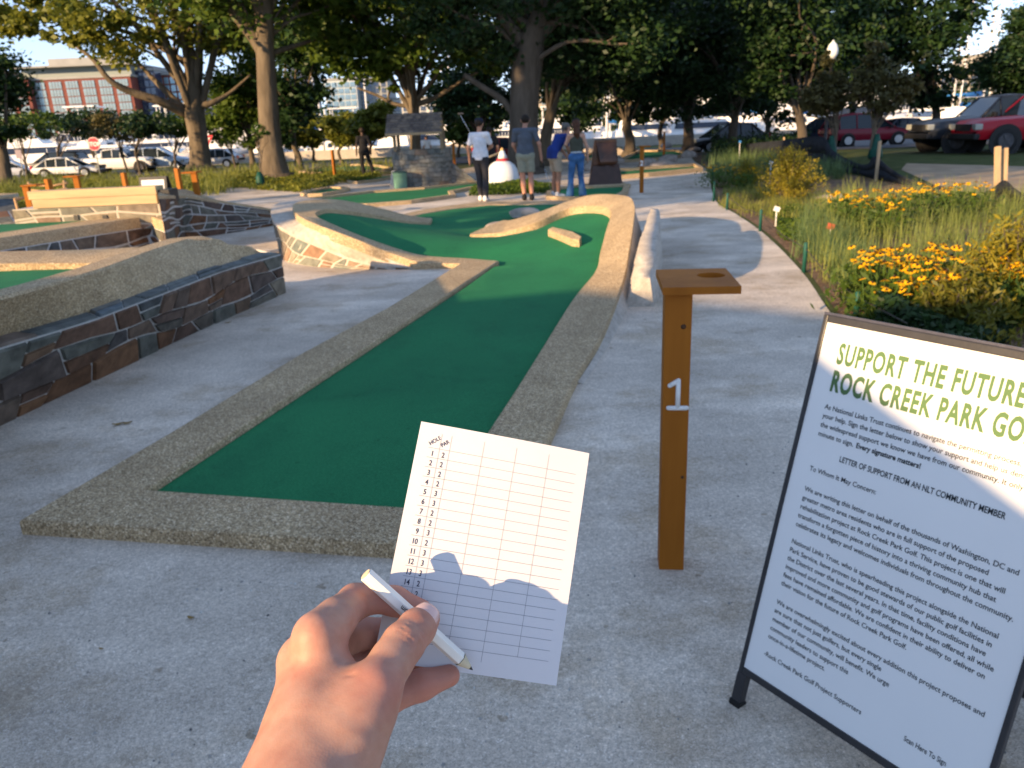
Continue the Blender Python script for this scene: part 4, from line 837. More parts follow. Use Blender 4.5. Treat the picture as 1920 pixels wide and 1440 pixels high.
person('man in royal blue polo and tan shorts leaning over his putt', at(1043, 371), -1.15, 1.76, dict(pel=(0, -.06, .93), chest=(0, .10, 1.26), nk=(0, .20, 1.40), head=(0, .30, 1.52), sl=(-.17, .15, 1.36), sr=(.17, .15, 1.36), el=(-.17, .24, 1.08), er=(.17, .24, 1.08), wl=(-.05, .36, .86), wr=(.06, .36, .84)),
       [('tshirt', plain('blue_polo', (.02, .045, .22))), ('shorts', plain('tan_shorts', (.42, .34, .25))), ('shoes', m_wsock)], (m_hairg, False))
person('woman from behind with long hair, black hat, olive tank top and flared blue jeans', at(1082, 372), .1, 1.70, dict(sl=(-.15, 0, 1.40), sr=(.15, 0, 1.40), el=(-.23, .05, 1.22), wl=(-.16, .12, 1.47), er=(.25, .0, 1.14), wr=(.27, .05, .92), al=(-.17, 0, .09), ar=(.13, -.02, .09), kl=(-.13, .03, .5)),
       [('tank', plain('olive_top', (.06, .065, .05))), ('jeans', plain('blue_denim', (.045, .12, .27), .85, .35, 8)), ('belt', plain('pale_waistband', (.4, .45, .5))), ('shoes', m_bl)], (m_hairb, True), skin=plain('fair_skin', (.5, .28, .2), .5, .08, 10, 0), hat=(m_bl, 'cap'))
person('person dressed all in black standing apart by the far greens', G(687, 334), .3, 1.80, dict(al=(-.06, 0, .09), ar=(.30, -.05, .09), kr=(.2, 0, .5), hr=(.09, 0, .92)), [('tshirt', m_bl), ('trousers', m_bl), ('shoes', m_bl)], (m_hair, False), skin=plain('dark_skin', (.06, .035, .025), .5, .1, 10, 0))
person('partly hidden person in black behind the man in the white t-shirt', (G(921, 352)[0], 24, 0), .2, 1.62, {}, [('tshirt', m_bl), ('trousers', m_bl), ('shoes', m_bl)], (m_hair, False))
person('small distant person in a white shirt seen through the wishing well', (D(800, 262, 48)[0], 48, gz(48)), .6, 1.7, {}, [('tshirt', m_wsock), ('trousers', m_dk), ('shoes', m_bl)], (m_hair, False))
# ---------------------------------------------------------------- wishing well
wy = 23.6; wx0 = D(735, 340, wy)[0]; wx1 = D(847, 340, wy)[0]; wc = (wx0+wx1)/2; wr_ = (wx1-wx0)/2
ww = thing('wishing_well', 'grey stone wishing well obstacle with a shingled gable roof on wooden posts', 'golf obstacle', (wc, wy+wr_*.7, 0))
core = []; ng = 44
for i in range(ng+1):
    a = math.pi*(1+i/ng); core.append((wc+wr_*math.cos(a), wy+wr_*.7+wr_*.8*math.sin(a), 0))
bm_, bs_ = MB(), MB(); stone_face(bs_, bm_, core, [(p[0], p[1], 1.08) for p in core], 8, .26, 91, .006, .015)
q = bm_.build('stone_drum', plain('well_mortar', (.10, .10, .09)), ww); bs_.build('stones', m_wellstone, q)
b = MB(); b.prism([(wc+wr_*.98*math.cos(2*math.pi*i/32), wy+wr_*.7+wr_*.78*math.sin(2*math.pi*i/32)) for i in range(32)], .0, 1.06); b.build('drum_core', plain('well_core', (.08, .08, .075)), ww)
for dx in (-.82, .74):
    for dy in (.12, 1.0):
        b = MB(); b.box((wc+wr_*dx, wy+dy, 1.32), (.09, .09, .56)); b.build('roof_post', plain('weathered_post', (.22, .17, .11)), ww, bevel=.004)
rx0, rx1 = D(722, 248, wy-.1)[0], D(828, 245, wy-.1)[0]; ez, rz_ = 1.53, 2.08; ym = wy+wr_*.7; ye0, ye1 = wy-.15, 2*ym-wy+.15
b = MB()
for k in range(7):
    for s in (0, 1):
        f0, f1 = k/7, (k+1)/7+.02; ya, yb = (ye0, ym) if s == 0 else (ye1, ym); n = 14
        for j in range(n):
            off_ = (k % 2)*.5; xa = rx0+(rx1-rx0)*max(0, (j-off_)/n)+.004; xb = rx0+(rx1-rx0)*min(1, (j+1-off_)/n)-.004
            z0_, z1_ = ez+(rz_-ez)*f0+.02, ez+(rz_-ez)*f1; y0_, y1_ = ya+(yb-ya)*f0, ya+(yb-ya)*f1
            b.hexa([(xa, y0_, z0_), (xb, y0_, z0_), (xb, y1_, z1_), (xa, y1_, z1_)], [(xa, y0_, z0_+.016), (xb, y0_, z0_+.016), (xb, y1_, z1_+.006), (xa, y1_, z1_+.006)])
b.build('shingles', islandmat('grey_shingle', [(0, (.10, .08, .07)), (.6, (.16, .13, .11)), (1, (.24, .18, .13))], .85, .3, 40, .25, 10), ww)
b = MB(); b.hexa([(rx0+.03, ye0+.02, ez), (rx0+.03, ye1-.02, ez), (rx0+.03, ym, rz_-.02)], [(rx1-.03, ye0+.02, ez), (rx1-.03, ye1-.02, ez), (rx1-.03, ym, rz_-.02)]); b.build('gable', plain('gable_wood', (.30, .21, .11)), ww)
b = MB(); b.box(((rx0+rx1)/2, ye0, ez-.015), (rx1-rx0, .04, .07)); b.build('fascia', plain('fascia_wood', (.34, .25, .15)), ww)
bm_, bs_ = MB(), MB(); x2 = D(895, 345, wy)[0]; stone_face(bs_, bm_, [(wx1-.05, wy+.45, 0), (x2, wy+.45, 0)], [(wx1-.05, wy+.45, .72), (x2, wy+.45, .04)], 4, .25, 17, .008, .015)
q = bm_.build('ramp_wing', plain('wing_mortar', (.09, .09, .085)), ww); bs_.build('wing_stones', m_wellstone, q)
b = MB(); b.hexa([(wx0-.12, wy+.2, 0), (wx0+.12, wy+.1, 0), (wx0+.12, wy+.5, 0), (wx0-.12, wy+.5, 0)], [(wx0-.02, wy+.2, .5), (wx0+.1, wy+.1, .5), (wx0+.1, wy+.5, .5), (wx0-.02, wy+.5, .5)]); b.build('lit_corner', m_cream, ww, bevel=.01)  # sunlight on the drum's front-left corner, put in as a pale block
bc = G(757, 351); bn = thing('litter_bin', 'pale green litter bin standing against the wishing well', 'bin', (bc[0], wy-.38, 0))
b = MB(); b.lathe([(.17, 0), (.19, .05), (.205, .44), (.215, .45), (.215, .47), (.17, .475), (.165, .3), (.01, .29)], (bc[0], wy-.38, 0), 24); b.build('barrel', plain('bin_green', (.12, .25, .20), .5), bn)
b = MB(); b.lathe([(.22, .455), (.224, .47), (.21, .49), (.14, .50), (.12, .49)], (bc[0], wy-.38, 0), 24); b.build('rim', plain('bin_rim', (.03, .07, .06), .5), bn)
# ---------------------------------------------------------------- white dome obstacle
dc = G(943, 350); dy = dc[1]+.45; dm = thing('dome_obstacle', 'white rounded dome obstacle with small cone top and red band', 'golf obstacle', (dc[0], dy, 0))
m_dome = M('dome_white', (.62, .66, .68), .5, .05, 3)
b = MB(); b.lathe([(.46, 0), (.475, .12), (.47, .28), (.43, .44), (.36, .56), (.25, .65), (.14, .69)], (dc[0], dy, 0), 36); b.build('dome', m_dome, dm)
b = MB(); b.lathe([(.165, .655), (.17, .68), (.165, .74), (.14, .745)], (dc[0]+.02, dy, 0), 28); b.build('red_band', plain('red_band', (.45, .02, .03), .5), dm)
b = MB(); b.lathe([(.13, .74), (.11, .84), (.06, .95), (.012, 1.0)], (dc[0]+.02, dy, 0), 28); b.build('cone_top', m_dome, dm)
b = MB(); b.lathe([(.035, .93), (.05, .98), (.035, 1.03), (.004, 1.045)], (dc[0]+.02, dy, 0), 16); b.build('tan_tip', plain('tan_tip', (.5, .33, .14)), dm)
b = MB(); b.box((dc[0]-.40, dy-.24, .10), (.07, .05, .2), rz=.6); b.build('doorway', m_black, dm, bevel=.01)
a_, c_ = np.array(D(895, 303, dy+.3)), np.array(D(943, 284, dy+.3)); b = MB(); b.tube([a_, c_], .03, 4, sq=1, smooth=False); tag(b.build('slanting_rail', m_beam), 'slanting pale wooden rail behind the white dome', 'rail')
# ---------------------------------------------------------------- rusty steel chute obstacle
cy = G(1130, 352)[1]; cx0, cx1 = D(1100, 345, cy)[0], D(1168, 345, cy)[0]; ct_ = thing('chute_obstacle', 'brown weathering steel two-step chute obstacle right of the woman', 'golf obstacle', ((cx0+cx1)/2, cy+.3, 0))
m_rust = M('weathering_steel', (.055, .028, .018), .28, .25, 6, .1, 40, .6, metal=.35); W_ = cx1-cx0; X = lambda f: cx0+W_*f
def plate(nm, prof, xa, xb, th=.02):
    b = MB(); P = catmull([(0, y, z) for y, z in prof], 5); n = len(P)
    A = [(xa(p[2]), p[1], p[2]) for p in P]; B = [(xb(p[2]), p[1], p[2]) for p in P]; b.strip(A, B, True); b.strip([(p[0], p[1]+th, p[2]) for p in A], [(p[0], p[1]+th, p[2]) for p in B], True)
    for S in (A, B): b.strip(S, [(p[0], p[1]+th, p[2]) for p in S])
    b.build(nm, m_rust, ct_)
plate('upper_chute', [(cy+.25, .55), (cy+.23, .65), (cy+.30, .85), (cy+.45, 1.08), (cy+.62, 1.16)], lambda z: X(.42-.18*(z-.55)), lambda z: X(.86))
plate('lower_chute', [(cy-.25, .04), (cy-.12, .08), (cy+.05, .25), (cy+.22, .50), (cy+.3, .56)], lambda z: X(.0+.38*z), lambda z: X(.60))
b = MB(); b.hexa([(X(.60), cy-.05, 0), (X(1.0), cy-.05, 0), (X(.95), cy+.35, .56), (X(.55), cy+.25, .56)], [(X(.62), cy+.5, 0), (X(1.0), cy+.5, 0), (X(.95), cy+.5, .56), (X(.55), cy+.5, .56)]); b.build('side_block', m_rust, ct_, bevel=.005)
b = MB(); b.hexa([(X(.12), cy+.5, 0), (X(.98), cy+.5, 0), (X(.9), cy+.5, 1.18), (X(.30), cy+.5, 1.18)], [(X(.12), cy+.66, 0), (X(.98), cy+.66, 0), (X(.9), cy+.66, 1.18), (X(.30), cy+.66, 1.18)]); b.build('back_plate', m_rust, ct_, bevel=.005)
b = MB(); b.box((X(.5), cy-.3, .05), (W_*1.3, .25, .09)); tag(b.build('obstacle_plinth', m_kerb, bevel=.02), 'low tan aggregate plinth under the brown steel chute', 'plinth')
# ---------------------------------------------------------------- bench, small board, signs, lamp
bp = D(78, 340, 15.5); bn = thing('wooden_bench', 'small curved wooden bench facing the grasses at the far left', 'bench', (bp[0], 15.5, 0)); m_bw = plain('teak', (.42, .26, .13))
for dx in (-.35, .35):
    b = MB(); b.tube([(bp[0]+dx, 15.45, 0), (bp[0]+dx, 15.5, .45), (bp[0]+dx-.05, 15.75, .95)], .03, 6); b.build('leg', m_bw, bn)
    b = MB(); b.tube([(bp[0]+dx, 15.1, 0), (bp[0]+dx, 15.12, .45), (bp[0]+dx, 15.1, .68), (bp[0]+dx, 15.6, .68)], .028, 6); b.build('arm_frame', m_bw, bn)
b = MB()
for k in range(4): b.box((bp[0], 15.15+.1*k, .45-.01*k), (.76, .085, .025))
b.build('seat', m_bw, bn)
b = MB()
for k in range(4): b.tube([(bp[0]-.38, 15.55+.05*k, .58+.1*k+.03), (bp[0], 15.62+.05*k, .56+.1*k), (bp[0]+.38, 15.55+.05*k, .58+.1*k+.03)], .022, 5)
b.build('backrest', m_bw, bn)
bp = D(282, 345, 13.2); fb = thing('sandwich_board', 'small white board with a black frame behind the timber beam', 'sign board', (bp[0], 13.2, 0))
x0, x1 = D(257, 345, 13.2)[0], D(309, 345, 13.2)[0]; zt = D(282, 332, 13.2)[2]
b = MB(); b.hexa([(x0, 13.1, .1), (x1, 13.1, .1), (x1, 13.3, zt), (x0, 13.3, zt)], [(x0, 13.13, .1), (x1, 13.13, .1), (x1, 13.33, zt), (x0, 13.33, zt)]); b.build('frame', m_black, fb)
b = MB(); b.hexa([(x0+.04, 13.09, .14), (x1-.04, 13.09, .14), (x1-.04, 13.285, zt-.05), (x0+.04, 13.285, zt-.05)], [(x0+.04, 13.1, .14), (x1-.04, 13.1, .14), (x1-.04, 13.295, zt-.05), (x0+.04, 13.295, zt-.05)]); b.build('panel', m_panel, fb)
b = MB(); b.hexa([(x0, 13.75, 0), (x1, 13.75, 0), (x1, 13.36, zt), (x0, 13.36, zt)], [(x0, 13.78, 0), (x1, 13.78, 0), (x1, 13.39, zt), (x0, 13.39, zt)]); b.build('rear_leaf', m_black, fb)
m_pole = plain('galvanised_pole', (.3, .31, .32), .5)
sp_ = D(176, 270, 48); stp = thing('stop_sign', 'red octagonal stop sign on a grey pole by the parking road', 'sign', (sp_[0], 48, 0))
b = MB(); b.tube([(sp_[0], 48.03, gz(48)), (sp_[0], 48.03, sp_[2]+.3)], .035, 8); b.build('pole', m_pole, stp)
oc = lambda r, y: [(sp_[0]+r*math.cos(math.pi/8+i*math.pi/4), y, sp_[2]+r*math.sin(math.pi/8+i*math.pi/4)) for i in range(8)]
b = MB(); b.hexa(oc(.40, 47.98), oc(.40, 48)); b.build('border', plain('sign_white', (.75, .7, .7), .5, .02), stp)
b = MB(); b.hexa(oc(.37, 47.972), oc(.37, 47.979)); b.build('face', plain('sign_red', (.62, .05, .07), .4, .02), stp)
V, Fs = text_mesh('STOP', .03); V = V*.33; b = MB(); b.add([(sp_[0]+x-V[:, 0].max()/2, 47.968, sp_[2]+y-.12) for x, y, _ in V], Fs); b.build('lettering', m_white, stp)
sp_ = D(36, 289, 40); s2 = thing('small_sign', 'small grey rectangular sign on a thin post near the far left trees', 'sign', (sp_[0], 40, 0))
b = MB(); b.tube([(sp_[0], 40, 0), (sp_[0], 40, sp_[2])], .03, 6); b.build('pole', m_pole, s2); b = MB(); b.box((sp_[0], 39.95, sp_[2]), (.3, .02, .42)); b.build('plate', plain('sign_grey', (.28, .24, .30), .5), s2)
sp_ = D(389, 264, 55); s3 = thing('yield_sign', 'small red and white triangular sign right of the big left tree trunk', 'sign', (sp_[0], 55, 0))
b = MB(); b.tube([(sp_[0], 55.04, gz(55)), (sp_[0], 55.04, sp_[2])], .03, 6); b.build('pole', m_pole, s3)
b = MB(); b.hexa([(sp_[0]-.42, 54.98, sp_[2]+.35), (sp_[0]+.42, 54.98, sp_[2]+.35), (sp_[0], 54.98, sp_[2]-.4)], [(sp_[0]-.42, 55, sp_[2]+.35), (sp_[0]+.42, 55, sp_[2]+.35), (sp_[0], 55, sp_[2]-.4)]); b.build('face', plain('yield_red', (.6, .06, .08), .4), s3)
b = MB(); b.hexa([(sp_[0]-.2, 54.97, sp_[2]+.2), (sp_[0]+.2, 54.97, sp_[2]+.2), (sp_[0], 54.97, sp_[2]-.17)], [(sp_[0]-.2, 54.979, sp_[2]+.2), (sp_[0]+.2, 54.979, sp_[2]+.2), (sp_[0], 54.979, sp_[2]-.17)]); b.build('centre', m_white, s3)
lp = D(1561, 95, 27); sl = thing('street_lamp', 'park lamp with a frosted acorn globe among the dark trees at right', 'street lamp', (lp[0], 27, 0))
b = MB(); b.lathe([(.16, 0), (.15, .3), (.08, .45), (.055, .6), (.045, lp[2]-.35), (.09, lp[2]-.32), (.10, lp[2]-.25)], (lp[0], 27, 0), 14); b.build('pole', m_black, sl)
b = MB(); b.lathe([(.10, -.25), (.17, -.12), (.18, .02), (.13, .18), (.04, .27), (.01, .33)], (lp[0], 27, lp[2]), 18); b.build('globe', M('frosted_globe', (.62, .66, .68), .35, .02), sl)
# ---------------------------------------------------------------- trees
def leaf_mesh(name, C, size, rnd, flat=.6, asp=.55):
    """C (n,3) centres -> diamond leaves"""
    n = len(C); a = rnd.normal(size=(n, 3)); a[:, 2] *= flat; a /= np.linalg.norm(a, axis=1, keepdims=True)
    b_ = rnd.normal(size=(n, 3)); b_ -= a*(a*b_).sum(1, keepdims=True); b_ /= np.linalg.norm(b_, axis=1, keepdims=True)
    s = (size*rnd.uniform(.6, 1.35, n))[:, None]; V = np.stack([C-a*s, C+b_*s*asp-a*s*.1, C+a*s, C-b_*s*asp-a*s*.1], 1).reshape(-1, 3)
    return np_mesh(name, V, np.arange(4*n).reshape(n, 4))
def tree(label, base, lobes, tr, seed, nleaf, size, lm, bm=None, trunk=None, ncl=60, nlimb=10, cr=.28, group='park trees', name='tree', cat='tree', fork=.5, lsag=.12, seg0=.45):
    """lobes: world-space (x,y,z,rx,ry,rz); trunk: list of world points with radius"""
    rnd = np.random.RandomState(seed); base = np.array(base, float); base[2] = gz(base[1]); bm = bm or m_bark; t = thing(name, label, cat, tuple(base), 0, group)
    L_ = np.array(lobes, float); vol = L_[:, 3]*L_[:, 4]*L_[:, 5]; pick = rnd.choice(len(L_), ncl, p=vol**.8/(vol**.8).sum())
    u = rnd.normal(size=(ncl, 3)); u /= np.linalg.norm(u, axis=1, keepdims=True); r = rnd.uniform(.25, 1, ncl)**.55
    CC = L_[pick, :3]+u*L_[pick, 3:]*r[:, None]*.92
    top = L_[:, 2].max(); crown_b = (L_[:, 2]-L_[:, 5]).min()
    if trunk is None:
        ft = base+np.array([rnd.uniform(-.2, .2), 0, max(crown_b*fork+(top)*(1-fork)*.3, 1.0)]); mid = (base+ft)/2+np.array([rnd.uniform(-.12, .12), 0, 0])
        trunk = [(*base, tr*1.0), (*mid, tr*.8), (*ft, tr*.66), (*(ft*.5+np.array([L_[:, 0].mean(), L_[:, 1].mean(), top*.85])*.5), tr*.3)]
    T = catmull(trunk, 6); P = [p[:3] for p in T]; Rr = [float(p[3]) for p in T]
    b = MB(); fl = [Rr[0]*1.55, Rr[0]*1.2]+Rr[1:]; P2 = [P[0]-np.array([0, 0, .1]), P[0]+np.array([0, 0, .25])]+P[1:]
    b.tube(P2, fl, 14)
    segs = [i for i in range(len(P)) if P[i][2] > base[2]+seg0*(min(crown_b+1.5, top*.5)-base[2])] or [len(P)-1]
    for q in rnd.permutation(ncl)[:nlimb]:
        e = CC[q]; i = segs[min(int(abs(rnd.normal(0, .35))*len(segs)), len(segs)-1)]; s0 = np.array(P[i]); d = e-s0; Ln = np.linalg.norm(d)
        m1 = s0+d*.35+np.array([0, 0, Ln*.10])+rnd.normal(0, .04*Ln, 3); m2 = s0+d*.7+np.array([0, 0, Ln*lsag*.6])+rnd.normal(0, .05*Ln, 3); r0_ = min(Rr[i]*.5, .03+.017*Ln)
        path_ = catmull([s0, m1, m2, e], 4); b.tube(path_, list(np.linspace(r0_, .015, len(path_))), 7)
        for _ in range(2):
            k_ = rnd.randint(len(path_)//2, len(path_)-2); tw = CC[np.argsort(np.linalg.norm(CC-path_[k_], axis=1))[rnd.randint(1, 5)]]
            b.tube([path_[k_], (path_[k_]+tw)/2+rnd.normal(0, .1, 3), tw], [r0_*.35, r0_*.2, .01], 5)
    b.build('trunk', bm, t)
    w_ = rnd.uniform(.5, 1.6, ncl); cnt = rnd.multinomial(nleaf, w_/w_.sum()); rad = (np.cbrt(vol[pick])*cr)
    cen = np.repeat(CC, cnt, 0); rr = np.repeat(rad*rnd.uniform(.6, 1.3, ncl), cnt); o = rnd.normal(size=(nleaf, 3))*np.array([1, 1, .55]); 
    C = cen+o*rr[:, None]*.62-base
    C = C[C[:, 2] > .3]
    link('crown', leaf_mesh('crown', C, size, rnd), lm, t); return t
lf_bright = leafmat('olive_leaves', (.12, .145, .02), (.21, .225, .035), .42)
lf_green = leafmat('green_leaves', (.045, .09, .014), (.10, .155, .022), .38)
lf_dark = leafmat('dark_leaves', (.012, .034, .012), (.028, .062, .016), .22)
lf_brown = leafmat('bronze_leaves', (.06, .055, .022), (.12, .11, .04), .3)
def lob(px, py, Y, r, ry=None, rz=None): d = D(px, py, Y); return (d[0], Y, d[2], r, ry or r, rz or r*.8)
def Tb(px, Y): return (D(px, 300, Y)[0], Y, 0)
def tk(pts, Y): return [(*(D(x, y, Y+dy) if y is not None else (D(x, 300, Y)[0], Y, 0)), r) for x, y, dy, r in pts]
# big lit tree at the left
Y = 46
tree('large olive leafed tree at the left with pale sunny trunk and low limb', Tb(374, Y), [lob(250, -60, Y, 8.5, 7, 5), lob(70, 15, Y-1, 3.6, 3, 1.9), lob(160, 45, Y-2, 2.6, 2.6, 1.4), lob(255, 62, Y-1, 2.6, 3, 1.3), lob(-20, 10, Y, 4, 4, 2.4), lob(400, 30, Y+2, 3.2, 3, 2.0), lob(420, -60, Y, 5, 5, 4), lob(30, 75, Y-1, 1.6, 1.6, .8)], .62, 1, 26000, .17, lf_bright, trunk=tk([(374, None, 0, .62), (372, 260, 0, .52), (365, 215, 0, .55), (362, 165, 0, .42), (355, 100, 0, .34), (330, 30, 0, .25), (300, -80, 0, .12)], Y), ncl=150, nlimb=20, cr=.20)
# its named low limb to the left is part of the trunk
g_ = bpy.data.objects['crown']
b = MB(); lim = [D(x, y, Y+d) for x, y, d in ((350, 214, 0), (300, 190, -1), (245, 172, -1.5), (205, 150, -2), (175, 112, -2), (140, 85, -2))]; b.tube(catmull(lim, 4), list(np.linspace(.30, .07, 21)), 8)
lim = [D(x, y, Y+d) for x, y, d in ((372, 200, 0), (400, 192, 0), (430, 175, .5), (470, 140, .5))]; b.tube(catmull(lim, 4), list(np.linspace(.22, .05, 13)), 8)
lim = [D(x, y, Y+d) for x, y, d in ((345, 205, 0), (305, 165, 0), (270, 130, .5), (215, 65, .5))]; b.tube(catmull(lim, 4), list(np.linspace(.24, .05, 13)), 8)
bt = [o for o in bpy.data.objects if o.name == 'tree'][0]; b.build('limb', m_bark, bt)
# straight dark trunk just right of it
Y = 31
t2 = tree('tall straight trunk tree standing left of the well, in ground cover', Tb(513, Y), [lob(470, -160, Y, 6.0, 5, 4), lob(600, 60, Y+3, 2.2, 2.2, 2.2), lob(560, -30, Y+2, 3, 3, 2.4), lob(420, -70, Y+3, 3, 3, 2.2), lob(640, -60, Y+2, 3, 3, 2)], .56, 2, 16000, .15, lf_green, m_bark, trunk=tk([(513, None, 0, .58), (508, 270, 0, .42), (502, 180, 0, .37), (497, 90, 0, .33), (494, 20, 0, .34), (485, -90, 0, .24), (480, -200, 0, .12)], Y), ncl=80, nlimb=10, cr=.24, seg0=.95)
b = MB(); b.tube(catmull([D(x, y, Y) for x, y in ((496, 100), (478, 72), (452, 40), (425, 5), (395, -40))], 4), list(np.linspace(.30, .13, 17)), 8); b.tube(catmull([D(x, y, Y) for x, y in ((472, 62), (458, 25), (440, -15))], 4), list(np.linspace(.18, .09, 9)), 8); b.build('limb', m_bark, t2)
# light green trees between
Y = 52; tree('slim green tree between the two big left trunks', Tb(470, Y), [lob(455, 120, Y, 3.0, 3, 4.2), lob(430, 200, Y, 2.0, 2, 2.2), lob(480, 210, Y, 2.0, 2, 2.4), lob(440, 40, Y, 2.6, 2.6, 2.6)], .22, 3, 14000, .17, lf_green, ncl=70, nlimb=10)
Y = 44; tree('leafy green tree right of the tall straight trunk', Tb(560, Y), [lob(560, 130, Y, 2.0, 2.4, 3.2), lob(545, 210, Y, 1.3, 1.8, 1.8), lob(585, 60, Y, 2.0, 2.4, 2.4)], .2, 4, 9000, .16, lf_dark, ncl=50, nlimb=8)
# tree behind the well
Y = 36
t3 = tree('tree with pale forked limbs directly behind the wishing well', Tb(779, Y), [lob(700, 50, Y, 4.0, 3.5, 2.0), lob(800, 20, Y, 4.5, 4, 3.4), lob(900, 70, Y+1, 3.0, 3, 2.0), lob(740, 150, Y, 1.2, 1.6, .7), lob(700, -40, Y, 4.5, 4, 3), lob(620, 40, Y+1, 2.2, 2.2, 1.8)], .26, 5, 24000, .15, lf_green, m_bark, trunk=tk([(779, None, 0, .27), (778, 250, 0, .24), (776, 200, 0, .24), (772, 160, 0, .18), (768, 90, 0, .14), (760, 20, 0, .08)], Y), ncl=130, nlimb=18, cr=.22)
b = MB()
for pts, r0_ in ((((779, 196), (805, 188), (835, 172), (870, 148), (897, 135)), .14), (((780, 190), (795, 170), (812, 150), (830, 120)), .13), (((776, 200), (740, 195), (705, 178), (670, 165)), .10), (((772, 170), (745, 150), (728, 180), (735, 192)), .06)): b.tube(catmull([D(x, y, Y) for x, y in pts], 4), list(np.linspace(r0_, .04, (len(pts)-1)*4+1)), 7)
b.build('limb', m_bark, t3)
# the big central tree
Y = 28
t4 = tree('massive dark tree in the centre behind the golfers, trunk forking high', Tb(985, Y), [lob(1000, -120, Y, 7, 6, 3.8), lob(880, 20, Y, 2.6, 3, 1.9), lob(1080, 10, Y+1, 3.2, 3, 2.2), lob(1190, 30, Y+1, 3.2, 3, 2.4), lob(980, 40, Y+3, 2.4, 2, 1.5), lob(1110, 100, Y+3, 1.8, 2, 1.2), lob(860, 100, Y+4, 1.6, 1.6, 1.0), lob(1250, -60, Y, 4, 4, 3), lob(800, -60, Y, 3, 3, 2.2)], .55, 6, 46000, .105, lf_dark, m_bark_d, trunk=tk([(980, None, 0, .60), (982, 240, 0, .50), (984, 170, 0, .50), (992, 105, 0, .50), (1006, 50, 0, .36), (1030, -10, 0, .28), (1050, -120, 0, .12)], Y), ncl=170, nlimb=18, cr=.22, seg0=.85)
b = MB()
for pts, r0_ in ((((990, 105), (965, 60), (938, 25), (925, -10), (900, -60)), .26), (((1000, 80), (1040, 40), (1080, 0), (1110, -40)), .22), (((985, 120), (1010, 60), (1000, 10), (990, -60)), .2), (((972, 230), (945, 190), (900, 160), (870, 140)), .14)): b.tube(catmull([D(x, y, Y) for x, y in pts], 4), list(np.linspace(r0_, .08, (len(pts)-1)*4+1)), 8)
b.build('limb', m_bark_d, t4)
Y = 33; tree('leaning dark trunk tree just right of the central trunk', Tb(1018, Y), [lob(1080, 120, Y, 2.0, 2.4, 1.4), lob(1120, 60, Y, 2.6, 3, 2.0), lob(1050, 40, Y, 2.4, 2.4, 1.8)], .3, 7, 14000, .14, lf_dark, m_bark, trunk=tk([(1018, None, 0, .3), (1022, 270, 0, .24), (1030, 225, 0, .22), (1042, 180, 0, .18), (1062, 150, 0, .12), (1080, 110, 0, .06)], Y), ncl=80, nlimb=10)
dk = [(1180, 40, [(1180, 130, 3.2, 2.4), (1130, 190, 1.8, 1.1), (1210, 190, 2.0, 1.2), (1190, 40, 3.6, 3)], .3, 'dark tree behind the steel chute, one of three near the boats'),
      (1290, 42, [(1290, 120, 3.6, 2.8), (1340, 190, 1.8, 1.0), (1250, 180, 2.0, 1.4), (1300, 20, 4.2, 3)], .34, 'broad dark tree above the far end of the path'),
      (1375, 38, [(1380, 110, 3.2, 2.6), (1420, 170, 1.8, 1.4), (1390, 10, 4, 3), (1340, 60, 2.6, 2.0)], .26, 'dark tree above the black parked hatchback'),
      (1500, 30, [(1480, 80, 2.6, 2.2), (1430, 150, 1.4, 1.2), (1500, -20, 3.6, 2.8), (1550, 60, 2.0, 1.8), (1490, 160, 1.3, 1.0)], .22, 'dark tree with thin trunk behind the silt fence'),
      (1745, 46, [(1740, 100, 3.6, 3.0), (1690, 170, 1.8, 1.2), (1790, 150, 2.0, 1.6), (1720, 0, 4.4, 3.2), (1640, 40, 3.2, 3.0)], .3, 'tall dark green tree rising behind the two pickup trucks'),
      (1935, 40, [(1935, 110, 2.4, 2.0), (1925, 170, 1.6, 1.2), (1945, 50, 1.8, 1.5)], .25, 'tree cut by the right edge of the photo above the trucks'),
      (1090, 55, [(1090, 180, 3.0, 2.2), (1060, 120, 3.2, 2.6), (1130, 130, 3, 2.4)], .25, 'dark tree far behind the leaning trunk'),
      (1240, 58, [(1240, 170, 3.6, 2.4), (1200, 110, 3.6, 2.8), (1290, 150, 3.4, 2.4), (1340, 130, 3, 2.4)], .25, 'distant dark tree between the far trunks on the right'),
      (1440, 50, [(1440, 170, 3.2, 2.0), (1400, 130, 3, 2.4), (1480, 130, 3, 2.4)], .25, 'distant dark tree right of the black hatchback'),
      (1590, 52, [(1580, 140, 3.2, 2.4), (1620, 80, 3.2, 2.6), (1560, 60, 3, 2.6), (1655, 120, 2.6, 2)], .25, 'distant tree above the maroon car'),
      (900, 60, [(900, 195, 3.2, 1.8), (860, 150, 3, 2.2), (940, 140, 3.4, 2.4)], .25, 'distant green tree between the well and the central trunk'),
      (2, 36, [(-40, 215, 1.7, 1.5), (-70, 150, 2.4, 2.0), (10, 240, 1.0, .8)], .3, 'dark evergreen tree at the far left edge')]
for i, (px, Y, lb, tr, lab) in enumerate(dk):
    tree(lab, Tb(px, Y), [lob(x, y, Y+(j % 2)*.8, r, r, rz) for j, (x, y, r, rz) in enumerate(lb)], tr, 20+i, 24000 if Y < 45 else 13000, .105 if Y < 45 else .18, lf_dark, m_bark_d, ncl=75, nlimb=9, cr=.27)
